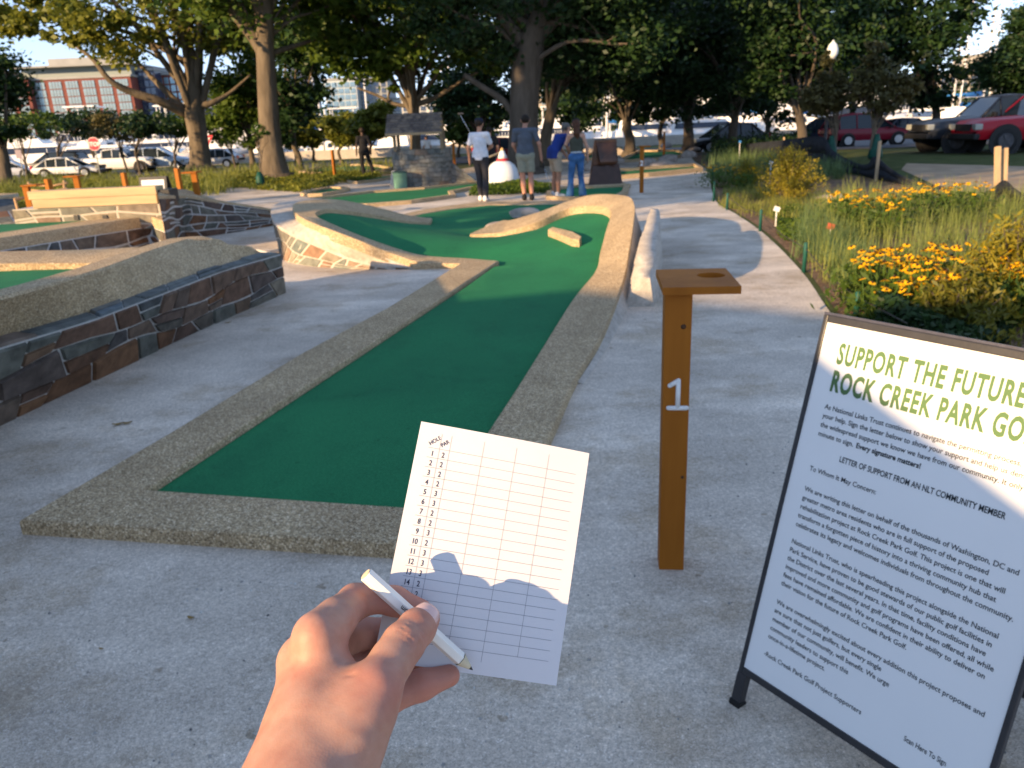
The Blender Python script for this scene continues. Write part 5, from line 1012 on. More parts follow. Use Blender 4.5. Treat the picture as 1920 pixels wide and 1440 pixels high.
for i, (px, Y, lb, n, lab, mt_) in enumerate([(1556, 23, [(1550, 175, .62, .55), (1530, 195, .5, .35), (1575, 170, .45, .5), (1552, 135, .32, .5), (1555, 110, .2, .3)], 5200, 'young bronze leafed tree with a green watering bag, left of a pair', lf_brown), (1640, 22.5, [(1650, 160, .75, .75), (1610, 180, .45, .4), (1690, 165, .5, .45), (1655, 100, .42, .6), (1640, 80, .3, .3), (1700, 150, .35, .3)], 6500, 'young bronze leafed tree with a green watering bag, right of a pair', lf_brown)]):
    t = tree(lab, Tb(px, Y), [lob(x, y, Y, r, r, rz) for x, y, r, rz in lb], .05, 50+i, n, .065, mt_, m_bark, ncl=60, nlimb=12, cr=.3, group='young trees with watering bags')
    bx_ = Tb(px, Y); b = MB(); b.lathe([(.16, .3), (.2, .38), (.15, .65), (.07, .92), (.055, .98)], (bx_[0], Y, 0), 14); b.build('watering_bag', plain('bag_green', (.01, .065, .045), .5, .25, 6, .5), t)
for i, (px, Y, lb) in enumerate([(42, 56, [(45, 232, 2.2, 1.0), (10, 240, 1.6, .7)]), (110, 62, [(105, 232, 2.8, 1.0), (140, 240, 1.6, .7)]), (235, 60, [(225, 240, 2.0, 1.0), (215, 232, 1.6, .9)]), (258, 58, [(262, 232, 2.2, 1.0), (290, 238, 1.6, .7)]), (325, 60, [(325, 236, 2.2, 1.1), (350, 228, 1.8, 1.0)]), (178, 66, [(165, 232, 2.6, 1.1)]), (440, 62, [(440, 245, 2.6, 1.4), (410, 230, 2, 1.4)])]):
    tree(['small dark spreading street tree beside the small grey sign at far left', 'small spreading street tree behind the parked white sedan', 'thin brownish street tree right of the stop sign', 'small street tree before the white parked trucks', 'small street tree immediately left of the big pale trunk', 'small street tree directly behind the stop sign', 'small street tree between the two big left trunks'][i], Tb(px, Y), [lob(x, y, Y, r, r, rz) for x, y, r, rz in lb], .10, 70+i, 2300, .15, [lf_green, lf_dark, lf_brown, lf_dark, lf_green, lf_dark, lf_green][i], m_bark_d, ncl=24, nlimb=8, group='small street trees along the marina road', fork=.9, cr=.3)
for i, (px, Y, lb) in enumerate([(590, 66, [(580, 240, 2.4, 1.4), (555, 250, 2, 1.3)]), (640, 64, [(650, 245, 1.6, 1.4)]), (690, 60, [(690, 238, 2.0, 1.3), (715, 225, 1.6, 1.3)]), (555, 68, [(545, 200, 2.0, 2.6)]), (860, 66, [(870, 230, 2.6, 1.6)])]):
    tree(['rounded yellow green tree just right of the tall straight trunk by the boats', 'low yellow green tree above the person in black', 'willowy yellow green tree left of the wishing well roof', 'tall dark green tree by the marina right of the straight trunk', 'low green tree behind the right side of the wishing well'][i], Tb(px, Y), [lob(x, y, Y, r, r, rz) for x, y, r, rz in lb], .15, 90+i, 6000, .2, [lf_bright, lf_bright, lf_bright, lf_dark, lf_green][i], m_bark_d, ncl=40, nlimb=6, group='trees beside the marina')
# trees outside the frame on the left which shade the middle ground
for i, (x, y, r) in enumerate([(-24, 6, 5), (-18.5, -3, 4.5)]):
    tree(['broad park tree outside the view on the left', 'lower park tree behind the shade screen outside the view'][i], (x, y, 0), [(x, y, 10.5, r, r, 3.6), (x+2, y+2, 8.5, r*.7, r*.7, 2.2), (x-2, y-1, 8.5, r*.7, r*.7, 2.2)], .45, 110+i, 9000, .26, lf_dark, m_bark_d, ncl=70, nlimb=8, group='park trees outside the view', cr=.3)
# sapling with a bag near the tall trunk
t = tree('thin sapling with a green bag in the ground cover by the tall trunk', (*G(490, 352)[:2], 0), [lob(488, 250, G(490, 352)[1], .3, .3, .3)], .03, 130, 350, .06, lf_green, ncl=14, nlimb=5, group='saplings')
g_ = G(490, 352); b = MB(); b.lathe([(.13, 0), (.16, .08), (.13, .35), (.06, .52)], (g_[0], g_[1], 0), 12); b.build('watering_bag', bpy.data.materials['bag_green'], t)
# ---------------------------------------------------------------- buildings across the channel
m_brick = M('red_brick', (.17, .055, .045), .85, .15, .5, .2, 6); m_conc = M('pale_concrete_wall', (.28, .285, .28), .8, .08, .3)
m_pane = glassmat('pale_window_glass', (.24, .31, .33), .15); m_dglass = glassmat('dark_window_glass', (.05, .07, .12), .1); m_bglass = glassmat('blue_window_glass', (.22, .34, .42), .12)
m_frame = M('window_frame_grey', (.16, .18, .2), .5)
PANE = {}
def facade(bt, x0, x1, z0, z1, Y, nb, nf, wmat, wfrac=.7, hfrac=.82, wproud=.1, zoff=0, mull=2):
    bw = (x1-x0)/nb; fh = (z1-z0)/nf; key = (round(bw, 2), round(fh, 2), wmat.name, wfrac)
    ww_, hh_ = bw*wfrac, fh*hfrac
    b = MB(); b.box((0, -.05, 0), (ww_, .1, hh_)); b2 = MB()
    for k in range(1, mull+1): b2.box((-ww_/2+ww_*k/(mull+1), -.16, 0), (ww_*.035, .12, hh_))
    b2.box((0, -.16, -hh_*.1), (ww_, .11, hh_*.04)); b2.box((0, -.16, -hh_/2+.1), (ww_, .14, hh_*.05))
    first = None
    for i in range(nb):
        for j in range(nf):
            loc = Vector((x0+bw*(i+.5), Y-wproud, z0+fh*(j+.5)))-ORG[bt.name]
            if first is None:
                first = b.build('window', wmat, bt, world=False); fr_ = b2.build('mullions', m_frame, first, world=False); o = first
            else:
                o = first.copy(); COL.objects.link(o); f2 = fr_.copy(); COL.objects.link(f2); f2.parent = o
            o.location = loc
def blk(label, px0, px1, pyt, Y, wall, nb, nf, glass, depth=25, z0=-.5, extra=None, **kw):
    x0, x1 = D(px0, 200, Y)[0], D(px1, 200, Y)[0]; zt = D((px0+px1)/2, pyt, Y)[2]
    t = thing('building', label, 'building', ((x0+x1)/2, Y, 0), 0, 'buildings across the marina')
    b = MB(); b.box(((x0+x1)/2, Y+depth/2, (zt+z0)/2), (x1-x0, depth, zt-z0)); b.build('wall', wall, t)
    b = MB(); b.box(((x0+x1)/2, Y+depth/2, zt+.4), (x1-x0+.8, depth+.8, .8)); b.build('roof', m_conc, t)
    facade(t, x0+.3, x1-.3, z0+3, zt-.6, Y, nb, nf, glass, **kw)
    if extra: extra(t, x0, x1, zt)
    return t
def hotel_top(t, x0, x1, zt):
    b = MB(); b.box(((x0+x1)/2-2, 316, zt+2.4), (x1-x0+3, 26, 3.2)); b.build('penthouse', M('penthouse_cladding', (.20, .24, .25), .5), t)
    b = MB(); b.box(((x0+x1)/2-2, 314, zt+4.3), (x1-x0+8, 32, .6)); b.build('roof_canopy', m_conc, t)
    b = MB(); b.box((x0+(x1-x0)*.42, 318, zt+6.3), ((x1-x0)*.7, 14, 3.4)); b.build('plant_room', m_conc, t)
blk('red brick hotel with pale glass bays, seen through the trees at left', 64, 254, 147, 300, m_brick, 6, 8, m_pane, 24, hfrac=.9, wfrac=.74, mull=3, extra=hotel_top)
blk('narrow brick bay projecting at the left end of the hotel', 30, 62, 149, 297, m_brick, 1, 8, m_pane, 24, hfrac=.9, wfrac=.66, mull=3)
blk('grey glass block left of the brick hotel', -60, 28, 138, 304, m_conc, 5, 8, m_pane, wfrac=.86)
blk('shaded right side of the brick hotel, shade put into its dark colour', 256, 300, 132, 306, M('shaded_side_wall', (.03, .035, .07), .3), 4, 9, m_dglass, 20, wfrac=.8)  # stands for the hotel's shaded side; the shade is in the dark material
blk('brick wing with dark windows right of the shaded hotel side', 302, 350, 140, 312, m_brick, 4, 8, m_bglass, 20)
blk('slender dark tower between the trees right of the straight trunk', 548, 584, 100, 340, M('slate_tower', (.06, .07, .12), .5), 3, 12, m_dglass, 20)
blk('white and pale blue glass block left of the wishing well', 612, 672, 150, 320, M('white_cladding', (.42, .47, .5), .5), 5, 8, m_bglass, wfrac=.8)
blk('pale block with darker side adjoining the white glass block', 676, 730, 150, 326, m_conc, 4, 8, m_dglass, wfrac=.6)
blk('low pale building with white columns behind the marina, right of the well', 840, 960, 205, 230, m_conc, 8, 3, m_dglass, wfrac=.5)
blk('orange red doorway building under the white glass block', 624, 640, 222, 225, M('orange_wall', (.5, .14, .05), .7), 1, 2, m_dglass)
for i, (a, c, tp, Y, nb, nf) in enumerate([(380, 460, 170, 330, 5, 6), (470, 545, 185, 300, 5, 5), (735, 835, 185, 330, 6, 5), (965, 1060, 150, 340, 6, 7), (1065, 1150, 175, 310, 5, 5), (1155, 1240, 160, 350, 5, 6), (1245, 1330, 195, 300, 5, 3), (1335, 1430, 185, 330, 5, 4), (1435, 1540, 170, 340, 6, 4), (1545, 1640, 150, 350, 5, 5), (1645, 1730, 165, 320, 5, 4), (1735, 1830, 140, 340, 5, 5), (1835, 1960, 100, 350, 6, 6)]):
    blk(['pale building between the two big left trunks', 'pale building behind the tall straight trunk', 'grey white building above the wishing well roof', 'pale tower behind the central trunk', 'pale building left of the steel chute', 'white building above the steel chute', 'low white building left of the far path', 'low pale building above the far path end', 'pale building behind the street lamp', 'white building behind the young bronze trees', 'pale building above the maroon car', 'white building behind the pickup trucks', 'tall pale building at the right edge'][i], a, c, tp, Y, M('cladding_%s' % ['ivory', 'cream', 'white', 'sand'][i % 4], [(.42, .39, .34), (.38, .36, .32), (.5, .5, .48), (.36, .32, .27)][i % 4], .7, .06, .3), nb, nf, [m_pane, m_bglass, m_dglass][i % 3], wfrac=.6)
# far bank tree belt
rnd = np.random.RandomState(5); n = 26000; xx = rnd.uniform(-170, 190, n); hh_ = 2.5+1.8*np.sin(xx*.13)+1.2*np.sin(xx*.31+1); zz = rnd.uniform(0, 1, n)**.8*np.maximum(hh_, .8)*1.4; yy = rnd.uniform(180, 190, n)
o = link('far_tree_belt', leaf_mesh('far_tree_belt', np.stack([xx, yy, zz], 1), .5, rnd), lf_dark); tag(o, 'low belt of dark trees along the far bank of the marina channel', 'trees', kind='stuff')
# ---------------------------------------------------------------- marina
m_gel = M('white_gelcoat', (.80, .79, .77), .25, .03, 2, 0, 5, .5); m_blue_cv = plain('blue_canvas', (.03, .16, .42)); m_tint = glassmat('boat_window', (.03, .04, .06), .1); m_alu = M('mast_metal', (.7, .7, .7), .4, .03, 5)
def hull(t, Ln, bm_w, h, mat):
    b = MB(); S = [(-.5, .82, .10, .0), (-.25, .95, .05, 0), (0, 1, .0, .05), (.25, .85, .02, .15), (.4, .5, .05, .3), (.5, .03, .2, .45)]; n = len(S); V = []
    for x, w_, k, r in S:
        hw = bm_w/2*w_; z1 = h*(1+r*.6); V += [(x*Ln, -hw, z1), (x*Ln, -hw*.86, h*.45), (x*Ln, -hw*.3, -h*.2+k), (x*Ln, hw*.3, -h*.2+k), (x*Ln, hw*.86, h*.45), (x*Ln, hw, z1)]
    b.add(V, [(i*6+j, i*6+j+1, (i+1)*6+j+1, (i+1)*6+j) for i in range(n-1) for j in range(5)]+[tuple(range(6)), tuple(range((n-1)*6, n*6))]+[(i*6, (i+1)*6, (i+1)*6+5, i*6+5) for i in range(n-1)], True); b.build('hull', mat, t, world=False)
def house(b, x0, x1, w_, z0, z1, rake=.5):
    b.hexa([(x0, -w_/2, z0), (x1, -w_/2*.8, z0), (x1, w_/2*.8, z0), (x0, w_/2, z0)], [(x0+.1, -w_/2*.88, z1), (x1-rake*(z1-z0)*1.6, -w_/2*.72, z1), (x1-rake*(z1-z0)*1.6, w_/2*.72, z1), (x0+.1, w_/2*.88, z1)])
def yacht(label, k=1.0, decks=2):
    t = thing('motor_yacht', label, 'boat', (0, 0, 0), 0, 'boats moored in the marina'); Ln = 11*k; hull(t, Ln, 3.6*k, 1.5*k, m_gel)
    b = MB(); house(b, -.36*Ln, .22*Ln, 3.0*k, 1.5*k, 2.7*k); b.build('cabin', m_gel, t, world=False)
    b = MB(); house(b, -.33*Ln, .20*Ln, 3.05*k, 1.95*k, 2.45*k, .55); b.build('windows', m_tint, t, world=False)
    if decks > 1:
        b = MB(); house(b, -.30*Ln, .04*Ln, 2.5*k, 2.72*k, 3.4*k, .6); b.build('flybridge', m_gel, t, world=False)
        b = MB(); b.box((-.17*Ln, 0, 4.5*k), (.26*Ln, 2.3*k, .1)); b.build('hardtop', m_gel, t, world=False)
        for sx in (-.28, -.07):
            for sy in (-1, 1): b = MB(); b.tube([(sx*Ln, sy*k, 3.3*k), (sx*Ln, sy*k, 4.5*k)], .04*k, 5); b.build('hardtop_post', m_alu, t, world=False)
    b = MB()
    for j in range(7):
        x = .08*Ln+j*.065*Ln; w_ = 1.5*k*(1-j/8); b.tube([(x, -w_, 1.6*k), (x, -w_, 2.3*k)], .025, 4); b.tube([(x, w_, 1.6*k), (x, w_, 2.3*k)], .025, 4)
    b.build('bow_rail', m_alu, t, world=False); return t
def sailboat(label, k=1.0):
    t = thing('sailing_boat', label, 'boat', (0, 0, 0), 0, 'boats moored in the marina'); Ln = 9*k; hull(t, Ln, 2.8*k, 1.1*k, m_gel)
    b = MB(); house(b, -.2*Ln, .2*Ln, 1.8*k, 1.1*k, 1.7*k); b.build('cabin', m_gel, t, world=False)
    b = MB(); house(b, -.17*Ln, .16*Ln, 1.86*k, 1.3*k, 1.5*k); b.build('windows', m_tint, t, world=False)
    b = MB(); b.tube([(0.05*Ln, 0, 1.2*k), (.05*Ln, 0, 12.5*k)], [.09*k, .06*k], 8); b.tube([(.05*Ln, -1.1*k, 7*k), (.05*Ln, 1.1*k, 7*k)], .04, 5); b.build('mast', m_alu, t, world=False)
    b = MB(); b.tube([(.04*Ln, 0, 2.4*k), (-.36*Ln, 0, 2.3*k)], .07*k, 6); b.build('boom', m_alu, t, world=False)
    b = MB(); b.tube([(.02*Ln, 0, 2.55*k), (-.34*Ln, 0, 2.45*k)], [.2*k, .13*k], 8); b.build('sail_cover', m_blue_cv, t, world=False); return t
pr = [yacht('white two deck motor yacht moored in the marina row beyond the road'), sailboat('white sailing boat with tall mast and blue sail cover, moored in the marina row'), yacht('low white cabin cruiser moored in the marina row beyond the road', .8, 1)]
rnd = random.Random(12); used_ = [0, 0, 0]; ZW = -1.3
for row, (Y, x0, x1, st) in enumerate([(84, -52, 66, 4.6), (97, -60, 78, 5.2), (114, -72, 92, 6)]):
    x = x0
    while x < x1:
        k = rnd.choice([0, 0, 2, 1, 1, 2]); k = 0 if (k == 1 and x < -22) else k; rz = math.pi/2+rnd.choice([0, math.pi])+rnd.uniform(-.15, .15) if rnd.random() < .6 else rnd.uniform(-.3, .3); s = rnd.uniform(.9, 1.4)+.2*row
        o = pr[k] if used_[k] == 0 else copy_tree(pr[k]); used_[k] = 1
        o.location = (x, Y+rnd.uniform(-2, 2), ZW); o.rotation_euler = (0, 0, rz); o.scale = (s, s, s); x += st*rnd.uniform(.8, 1.3)
# slim marina piles and white posts that show left of the well
for i, (px, pyt, Y) in enumerate([(603, 190, 80), (612, 205, 84), (622, 215, 82), (655, 210, 80), (552, 170, 82), (885, 200, 80), (1138, 175, 80)]):
    q = D(px, 240, Y); zt = D(px, pyt, Y)[2]; t = thing('marina_mast', ['tallest slender white mast left of the white glass block', 'slender white mast just right of the tallest one', 'shorter slender mast in front of the orange doorway building', 'slender white mast under the right side of the white glass block', 'slender mast between the straight trunk and the dark tower', 'slender white mast right of the wishing well', 'slender white mast above the steel chute'][i], 'mast', (q[0], Y, ZW), 0, 'slender masts above the boats')
    b = MB(); b.tube([(q[0], Y, ZW), (q[0], Y, zt)], [.16, .09], 8); b.build('pole', m_alu, t); b = MB(); b.tube([(q[0]-.7, Y, zt*.7), (q[0]+.7, Y, zt*.7)], .05, 6); b.build('spreader', m_alu, t)
# floating dock
b = MB(); b.box((0, 91, ZW+.3), (150, 2.4, .5)); b.build('walkway', m_cream); tag(bpy.data.objects['walkway'], 'long pale floating dock between the rows of moored boats', 'dock')
# ---------------------------------------------------------------- parked vehicles
m_tyre = M('tyre_rubber', (.018, .018, .018), .85, .1, 10); m_rim = M('alloy_rim', (.45, .46, .48), .35, .03, 5, metal=.7); m_rimd = M('dark_alloy_rim', (.08, .08, .09), .4, .03, 5, metal=.5); m_trimb = M('black_trim', (.015, .015, .017), .5, .1, 10); m_cg = M('car_glass', (.02, .028, .035), .06, .05, 3, 0, 5, .5)
m_lens = M('headlight_lens', (.32, .33, .30), .15, .05, 5, 0, 5, .8); m_tail = M('tail_lens', (.4, .02, .02), .2, .05, 5, 0, 5, .8)
def paint(name, c): return M(name, c, .42, .02, 2, 0, 5, .3, coat=.2)
def vehicle(name, label, cat, loc, rz, Ln, W, body, cab, wheels, wr_, pm, nose_z, group='cars parked along the marina road', flare=0):
    """x forward; body: (x, z bottom, z belt, half width factor) list; cab: (x, z belt, z roof) list"""
    t = thing(name, label, cat, loc, rz, group); b = MB(); V = []; n = len(body); h = W/2
    for x, zb, zt, w_ in body:
        hw = h*w_; V += [(x, -hw*.90, zb), (x, -hw, zb+.22), (x, -hw*1.0, zt-.22), (x, -hw*.95, zt-.05), (x, -hw*.80, zt+.01), (x, 0, zt+.03), (x, hw*.80, zt+.01), (x, hw*.95, zt-.05), (x, hw*1.0, zt-.22), (x, hw, zb+.22), (x, hw*.90, zb)]
    b.add(V, [(i*11+j, i*11+j+1, (i+1)*11+j+1, (i+1)*11+j) for i in range(n-1) for j in range(10)]+[tuple(range(11)), tuple(range((n-1)*11, n*11))]+[(i*11, (i+1)*11, (i+1)*11+10, i*11+10) for i in range(n-1)], True)
    bo = b.build('body', pm, t, world=False); flat_smooth(bo, 35)
    b = MB(); V = []; n = len(cab)
    for x, zb, zt in cab: V += [(x, -h*.93, zb-.04), (x, -h*.74, zt-.03), (x, h*.74, zt-.03), (x, h*.93, zb-.04)]
    b.add(V, [(i*4+j, i*4+j+1, (i+1)*4+j+1, (i+1)*4+j) for i in range(n-1) for j in range(3)]+[(0, 1, 2, 3), tuple(range((n-1)*4, n*4))], False); b.build('windows', m_cg, t, world=False)
    rf = [c for c in cab if c[2]-c[1] > .3]; b = MB(); V = []
    for x, zb, zt in rf: V += [(x, -h*.76, zt-.06), (x, -h*.70, zt+.01), (x, 0, zt+.035), (x, h*.70, zt+.01), (x, h*.76, zt-.06)]
    m = len(rf); b.add(V, [(i*5+j, i*5+j+1, (i+1)*5+j+1, (i+1)*5+j) for i in range(m-1) for j in range(4)]+[tuple(range(5)), tuple(range((m-1)*5, m*5))], True); b.build('roof', pm, t, world=False)
    pil = []
    for s in (-1, 1):
        for i, (x, zb, zt) in enumerate(cab):
            if i in (0, len(cab)-1): continue
            pil.append(((x, s*h*.935, zb-.05), (x-.0, s*h*.75, zt-.02), .035))
        pil += [((cab[0][0], s*h*.935, cab[0][1]-.03), (rf[0][0], s*h*.75, rf[0][2]-.02), .04), ((cab[-1][0], s*h*.935, cab[-1][1]-.03), (rf[-1][0], s*h*.75, rf[-1][2]-.02), .04)]
    for p_, q_, r_ in pil: b = MB(); b.tube([p_, q_], r_, 5); b.build('pillar', pm, t, world=False)
    for x in wheels:
        for s in (-1, 1):
            b = MB(); b.lathe([(wr_*1.16+flare, -.02), (wr_*1.16+flare, .02)], (x, s*(h+.005+flare*.3), wr_*1.02), 24, axis='Y'); b.build('wheel_arch', m_trimb if True else pm, t, world=False)
            b = MB(); b.lathe([(wr_*.6, -.12), (wr_*.95, -.12), (wr_, -.08), (wr_, .08), (wr_*.95, .12), (wr_*.6, .12)], (x, s*(h-.07), wr_), 26, axis='Y'); w0 = b.build('tyre', m_tyre, t, world=False)
            b = MB(); b.lathe([(wr_*.64, .0), (wr_*.64, .03*s), (wr_*.56, .035*s), (wr_*.54, .01*s)], (x, s*(h+.045), wr_), 22, axis='Y')
            for k in range(5):
                a = 2*math.pi*k/5; b.box((x+math.cos(a)*wr_*.3, s*(h+.065), wr_+math.sin(a)*wr_*.3), (wr_*.55, .03, wr_*.14), ry=-a)
            b.build('rim', m_rimd if name == 'pickup_truck' else m_rim, t, world=False)
    xf = max(p[0] for p in body); xr = min(p[0] for p in body)
    for s in (-1, 1):
        b = MB(); b.box((xf-.10, s*h*.70, nose_z), (.24, h*.42, .20), rz=-s*.25); b.build('headlight', m_lens, t, world=False, bevel=.03)
        b = MB(); b.box((xr+.06, s*h*.80, nose_z+.12), (.16, h*.26, .26)); b.build('tail_light', m_tail, t, world=False, bevel=.02)
        b = MB(); b.box((cab[-1][0]-.35, s*(h+.10), cab[-1][1]+.06), (.14, .2, .16)); b.build('mirror', m_trimb, t, world=False, bevel=.03)
    b = MB(); b.box((xf+.005, 0, nose_z-.02), (.08, h*.95, .24)); b.build('grille', m_trimb, t, world=False, bevel=.02)
    b = MB(); b.box((xf-.01, 0, nose_z-.32), (.2, h*1.86, .20)); b.build('bumper', m_trimb, t, world=False, bevel=.04); return t
def pickup(label, loc, rz, pm, k=1.0, flare=.05):
    L2 = 2.9*k; hz = 1.22*k; bz = 1.25*k
    body = [(-L2, .55*k, bz, .95), (-L2+.1, .5*k, bz+.02, .98), (-1.0*k, .45*k, bz, 1), (.9*k, .45*k, bz-.02, 1), (1.25*k, .45*k, hz, 1), (2.2*k, .5*k, hz-.04, .99), (2.65*k, .5*k, hz-.10, .96), (L2-.05, .5*k, hz-.22, .90), (L2, .55*k, hz-.4, .86)]
    cab = [(-1.15*k, bz, bz), (-1.05*k, bz, 1.86*k), (-.2*k, bz, 1.94*k), (.45*k, bz, 1.9*k), (1.12*k, bz-.02, bz)]
    return vehicle('pickup_truck', label, 'pickup truck', loc, rz, 5.8*k, 2.02*k, body, cab, (-1.75*k, 1.95*k), .42*k, pm, .93*k, group='vehicles parked at the right', flare=flare)
def suv(label, loc, rz, pm, k=1.0, hgt=1.68, name='parked_car', group='cars parked along the marina road', lw=0):
    L2 = 2.3*k; bz = .98*k*hgt/1.68
    body = [(-L2, .5, bz-.1, .88), (-L2+.12, .38, bz+.02, .96), (-1.2*k, .32, bz, 1), (.9*k, .32, bz-.03, 1), (1.2*k, .32, bz-.05, .99), (1.9*k, .36, bz-.16, .95), (L2-.1, .4, bz-.28, .86), (L2, .45, bz-.42, .8)]
    cab = [(-L2+.1, bz, bz+.03), (-L2+.45, bz, hgt*.955), (-.9*k, bz, hgt), (.15*k, bz-.02, hgt*.99), (1.25*k, bz-.04, bz-.02)] if not lw else [(-L2+.25, bz, bz+.02), (-1.2*k, bz, hgt*.96), (-.5*k, bz, hgt), (.2*k, bz-.02, hgt*.985), (1.3*k, bz-.04, bz-.02)]
    return vehicle(name, label, 'car', loc, rz, 4.6*k, 1.82*k, body, cab, (-1.36*k, 1.38*k), .335*k, pm, .70*k, group=group)
def vat(px, py): g = G(px, py); return (g[0], g[1], .014)
q = G(1785, 288); pickup('dark grey pickup truck parked behind the red pickup at the right', (q[0]+2.15, q[1]+1.0, .012), math.pi-.06, paint('dark_grey_paint', (.018, .022, .032)))
q = G(1880, 289); pickup('bright red pickup truck cut by the right edge of the photo', (q[0]+1.9, q[1]+.9, .012), math.pi-.02, paint('red_paint', (.36, .004, .016)), .98, .08)
q = D(1622, 260, 43.5); suv('maroon estate car parked side on beyond the grass', (q[0], 43.5, gz(43.5)+.035), .02, paint('maroon_paint', (.20, .008, .022)), .98, group='vehicles parked at the right')
q = D(1700, 260, 49); suv('dark blue car whose roof shows behind the bonnet of the maroon car', (q[0], 49, gz(49)+.035), .1, paint('navy_paint', (.02, .035, .09)), .95, 1.5, group='vehicles parked at the right', lw=1)
q = D(1362, 260, 44); suv('black hatchback parked at the end of the path among dark trees', (q[0], 44, gz(44)+.035), math.pi+.15, paint('black_paint', (.008, .008, .010)), .95, 1.5, group='vehicles parked at the right', lw=1)
q = D(1535, 260, 46); suv('dark car nose partly hidden left of the maroon car', (q[0], 46, gz(46)+.035), 2.6, paint('dark_blue_paint', (.012, .016, .035)), .95, 1.6, group='vehicles parked at the right')
q = D(130, 320, 59); suv('white sedan parked at the far left near the stop sign', (q[0], 59, gz(59)+.04), .12, paint('white_car_paint', (.78, .79, .8)), 1.0, 1.42, lw=1)
q = G(110, 312); suv('black sport utility car just behind the white sedan', (D(105, 300, 64)[0], 64, -.61), math.pi, paint('gloss_black_paint', (.01, .01, .012)), 1.05, 1.8)
pickup('white pickup truck right of the stop sign', (D(225, 300, 64)[0], 64, -.61), .05, paint('white_truck_paint', (.75, .77, .8)), .95)['group'] = 'cars parked along the marina road'
suv('pale blue white van like car right of the white pickup', (D(300, 300, 65)[0], 65, -.61), .1, paint('pale_blue_paint', (.5, .6, .72)), 1.05, 1.8)
suv('silver car partly hidden behind the big pale left trunk', (D(400, 300, 65)[0], 65, -.61), math.pi, paint('silver_paint', (.5, .52, .55)), 1.0, 1.5, lw=1)
suv('dark red car seen between the central trunk and the white t-shirt man', (D(945, 262, 56)[0], 56, -.61), .2, paint('dark_red_paint', (.12, .01, .015)), .95, 1.5, lw=1)
suv('white and grey car at the far left edge of the photo', (D(8, 300, 60)[0], 60, -.61), .3, paint('grey_white_paint', (.6, .63, .7)), 1.0, 1.5, lw=1)
# ---------------------------------------------------------------- planting
def blade_mesh(name, C, Hh, wd, lean, rnd, tipdrop=.25):
    n = len(C); a = rnd.uniform(0, 2*math.pi, n); d = np.stack([np.cos(a), np.sin(a), 0*a], 1); s = np.stack([-np.sin(a), np.cos(a), 0*a], 1); l = rnd.uniform(.05, lean, n)[:, None]; H_ = Hh[:, None]; Z = np.array([0, 0, 1.0]); w_ = wd*rnd.uniform(.6, 1.4, n)[:, None]
    p0 = C; p1 = C+Z*H_*.55+d*H_*l*.35; p2 = C+Z*H_*(1-tipdrop*l)+d*H_*l
    V = np.stack([p0-s*w_*.5, p0+s*w_*.5, p1+s*w_*.45, p1-s*w_*.45, p2+s*w_*.06, p2-s*w_*.06], 1).reshape(-1, 3); k = np.arange(n)*6
    Q = np.concatenate([np.stack([k, k+1, k+2, k+3], 1), np.stack([k+3, k+2, k+4, k+5], 1)]); return np_mesh(name, V, Q)
def scatter(poly, n, rnd):
    P = np.array([p[:2] for p in poly]); o = []; lo_, hi_ = P.min(0), P.max(0)
    while len(o) < n:
        q = rnd.uniform(lo_, hi_, (n*2, 2)); ins = np.zeros(len(q), bool); j = len(P)-1
        for i in range(len(P)):
            c = ((P[i, 1] > q[:, 1]) != (P[j, 1] > q[:, 1])) & (q[:, 0] < (P[j, 0]-P[i, 0])*(q[:, 1]-P[i, 1])/(P[j, 1]-P[i, 1]+1e-12)+P[i, 0]); ins ^= c; j = i
        o += list(q[ins])
    o = np.array(o[:n]); return np.c_[o, np.zeros(n)]
gr_a = leafmat('meadow_grass', (.16, .21, .05), (.30, .34, .10), .4); gr_b = leafmat('fresh_grass', (.15, .18, .035), (.26, .28, .07), .4); gr_c = leafmat('bluish_grass', (.07, .13, .05), (.15, .22, .09), .35)
rnd = np.random.RandomState(77)
def tufts(poly, nt, per, hgt, spread, wd, lean, name, label, mat, cat='grass'):
    c = scatter(poly, nt, rnd); hh = rnd.uniform(.7, 1.25, nt)*hgt; C = np.repeat(c, per, 0); o = rnd.normal(0, spread, (nt*per, 2)); C[:, :2] += o
    return tag(link(name, blade_mesh(name, C, np.repeat(hh, per)*rnd.uniform(.6, 1.15, nt*per), wd, lean, rnd), mat), label, cat, kind='stuff')
bedA = [G(1545, 510), G(1640, 590), G(1700, 640), G(2050, 640), (10.5, 8, 0), (14, 13, 0), G(1900, 392), G(1760, 372), G(1560, 372), G(1530, 430)]
tufts(bedA, 330, 42, .42, .10, .006, .75, 'tall_grass', 'tall loose green grass filling the flower bed beside the path', gr_a)
tufts([G(1380, 398), G(1500, 420), G(1545, 372), G(1440, 352), G(1350, 366)], 90, 40, .20, .12, .007, .9, 'low_grass', 'short yellow green grass near the bend of the path', gr_b)
tufts([G(1340, 345), G(1560, 345), G(1600, 322), G(1480, 300), G(1330, 300)], 160, 30, .5, .14, .012, .7, 'bed_grass', 'mixed green growth in the far part of the bed beside the silt fence', gr_c)
tufts([G(1500, 480), G(1600, 560), G(1650, 545), G(1560, 440), G(1510, 400)], 70, 34, .34, .07, .006, .6, 'edge_grass', 'fine green grass clumps along the mulch edge of the bed', gr_c)
tufts([(-14, 19, 0), (-8.6, 22, 0), (-9.5, 31, 0), (-24, 31, 0)], 260, 30, .50, .16, .016, .8, 'meadow_grass_band', 'band of tall green grasses behind the timber beam at left', gr_b)
tufts([(-40, 30, 0), (-5, 30, 0), (-3, 42, 0), (-45, 44, 0)], 420, 20, .42, .25, .022, .8, 'far_grass_band', 'band of green grasses around the feet of the big left trees', gr_b)
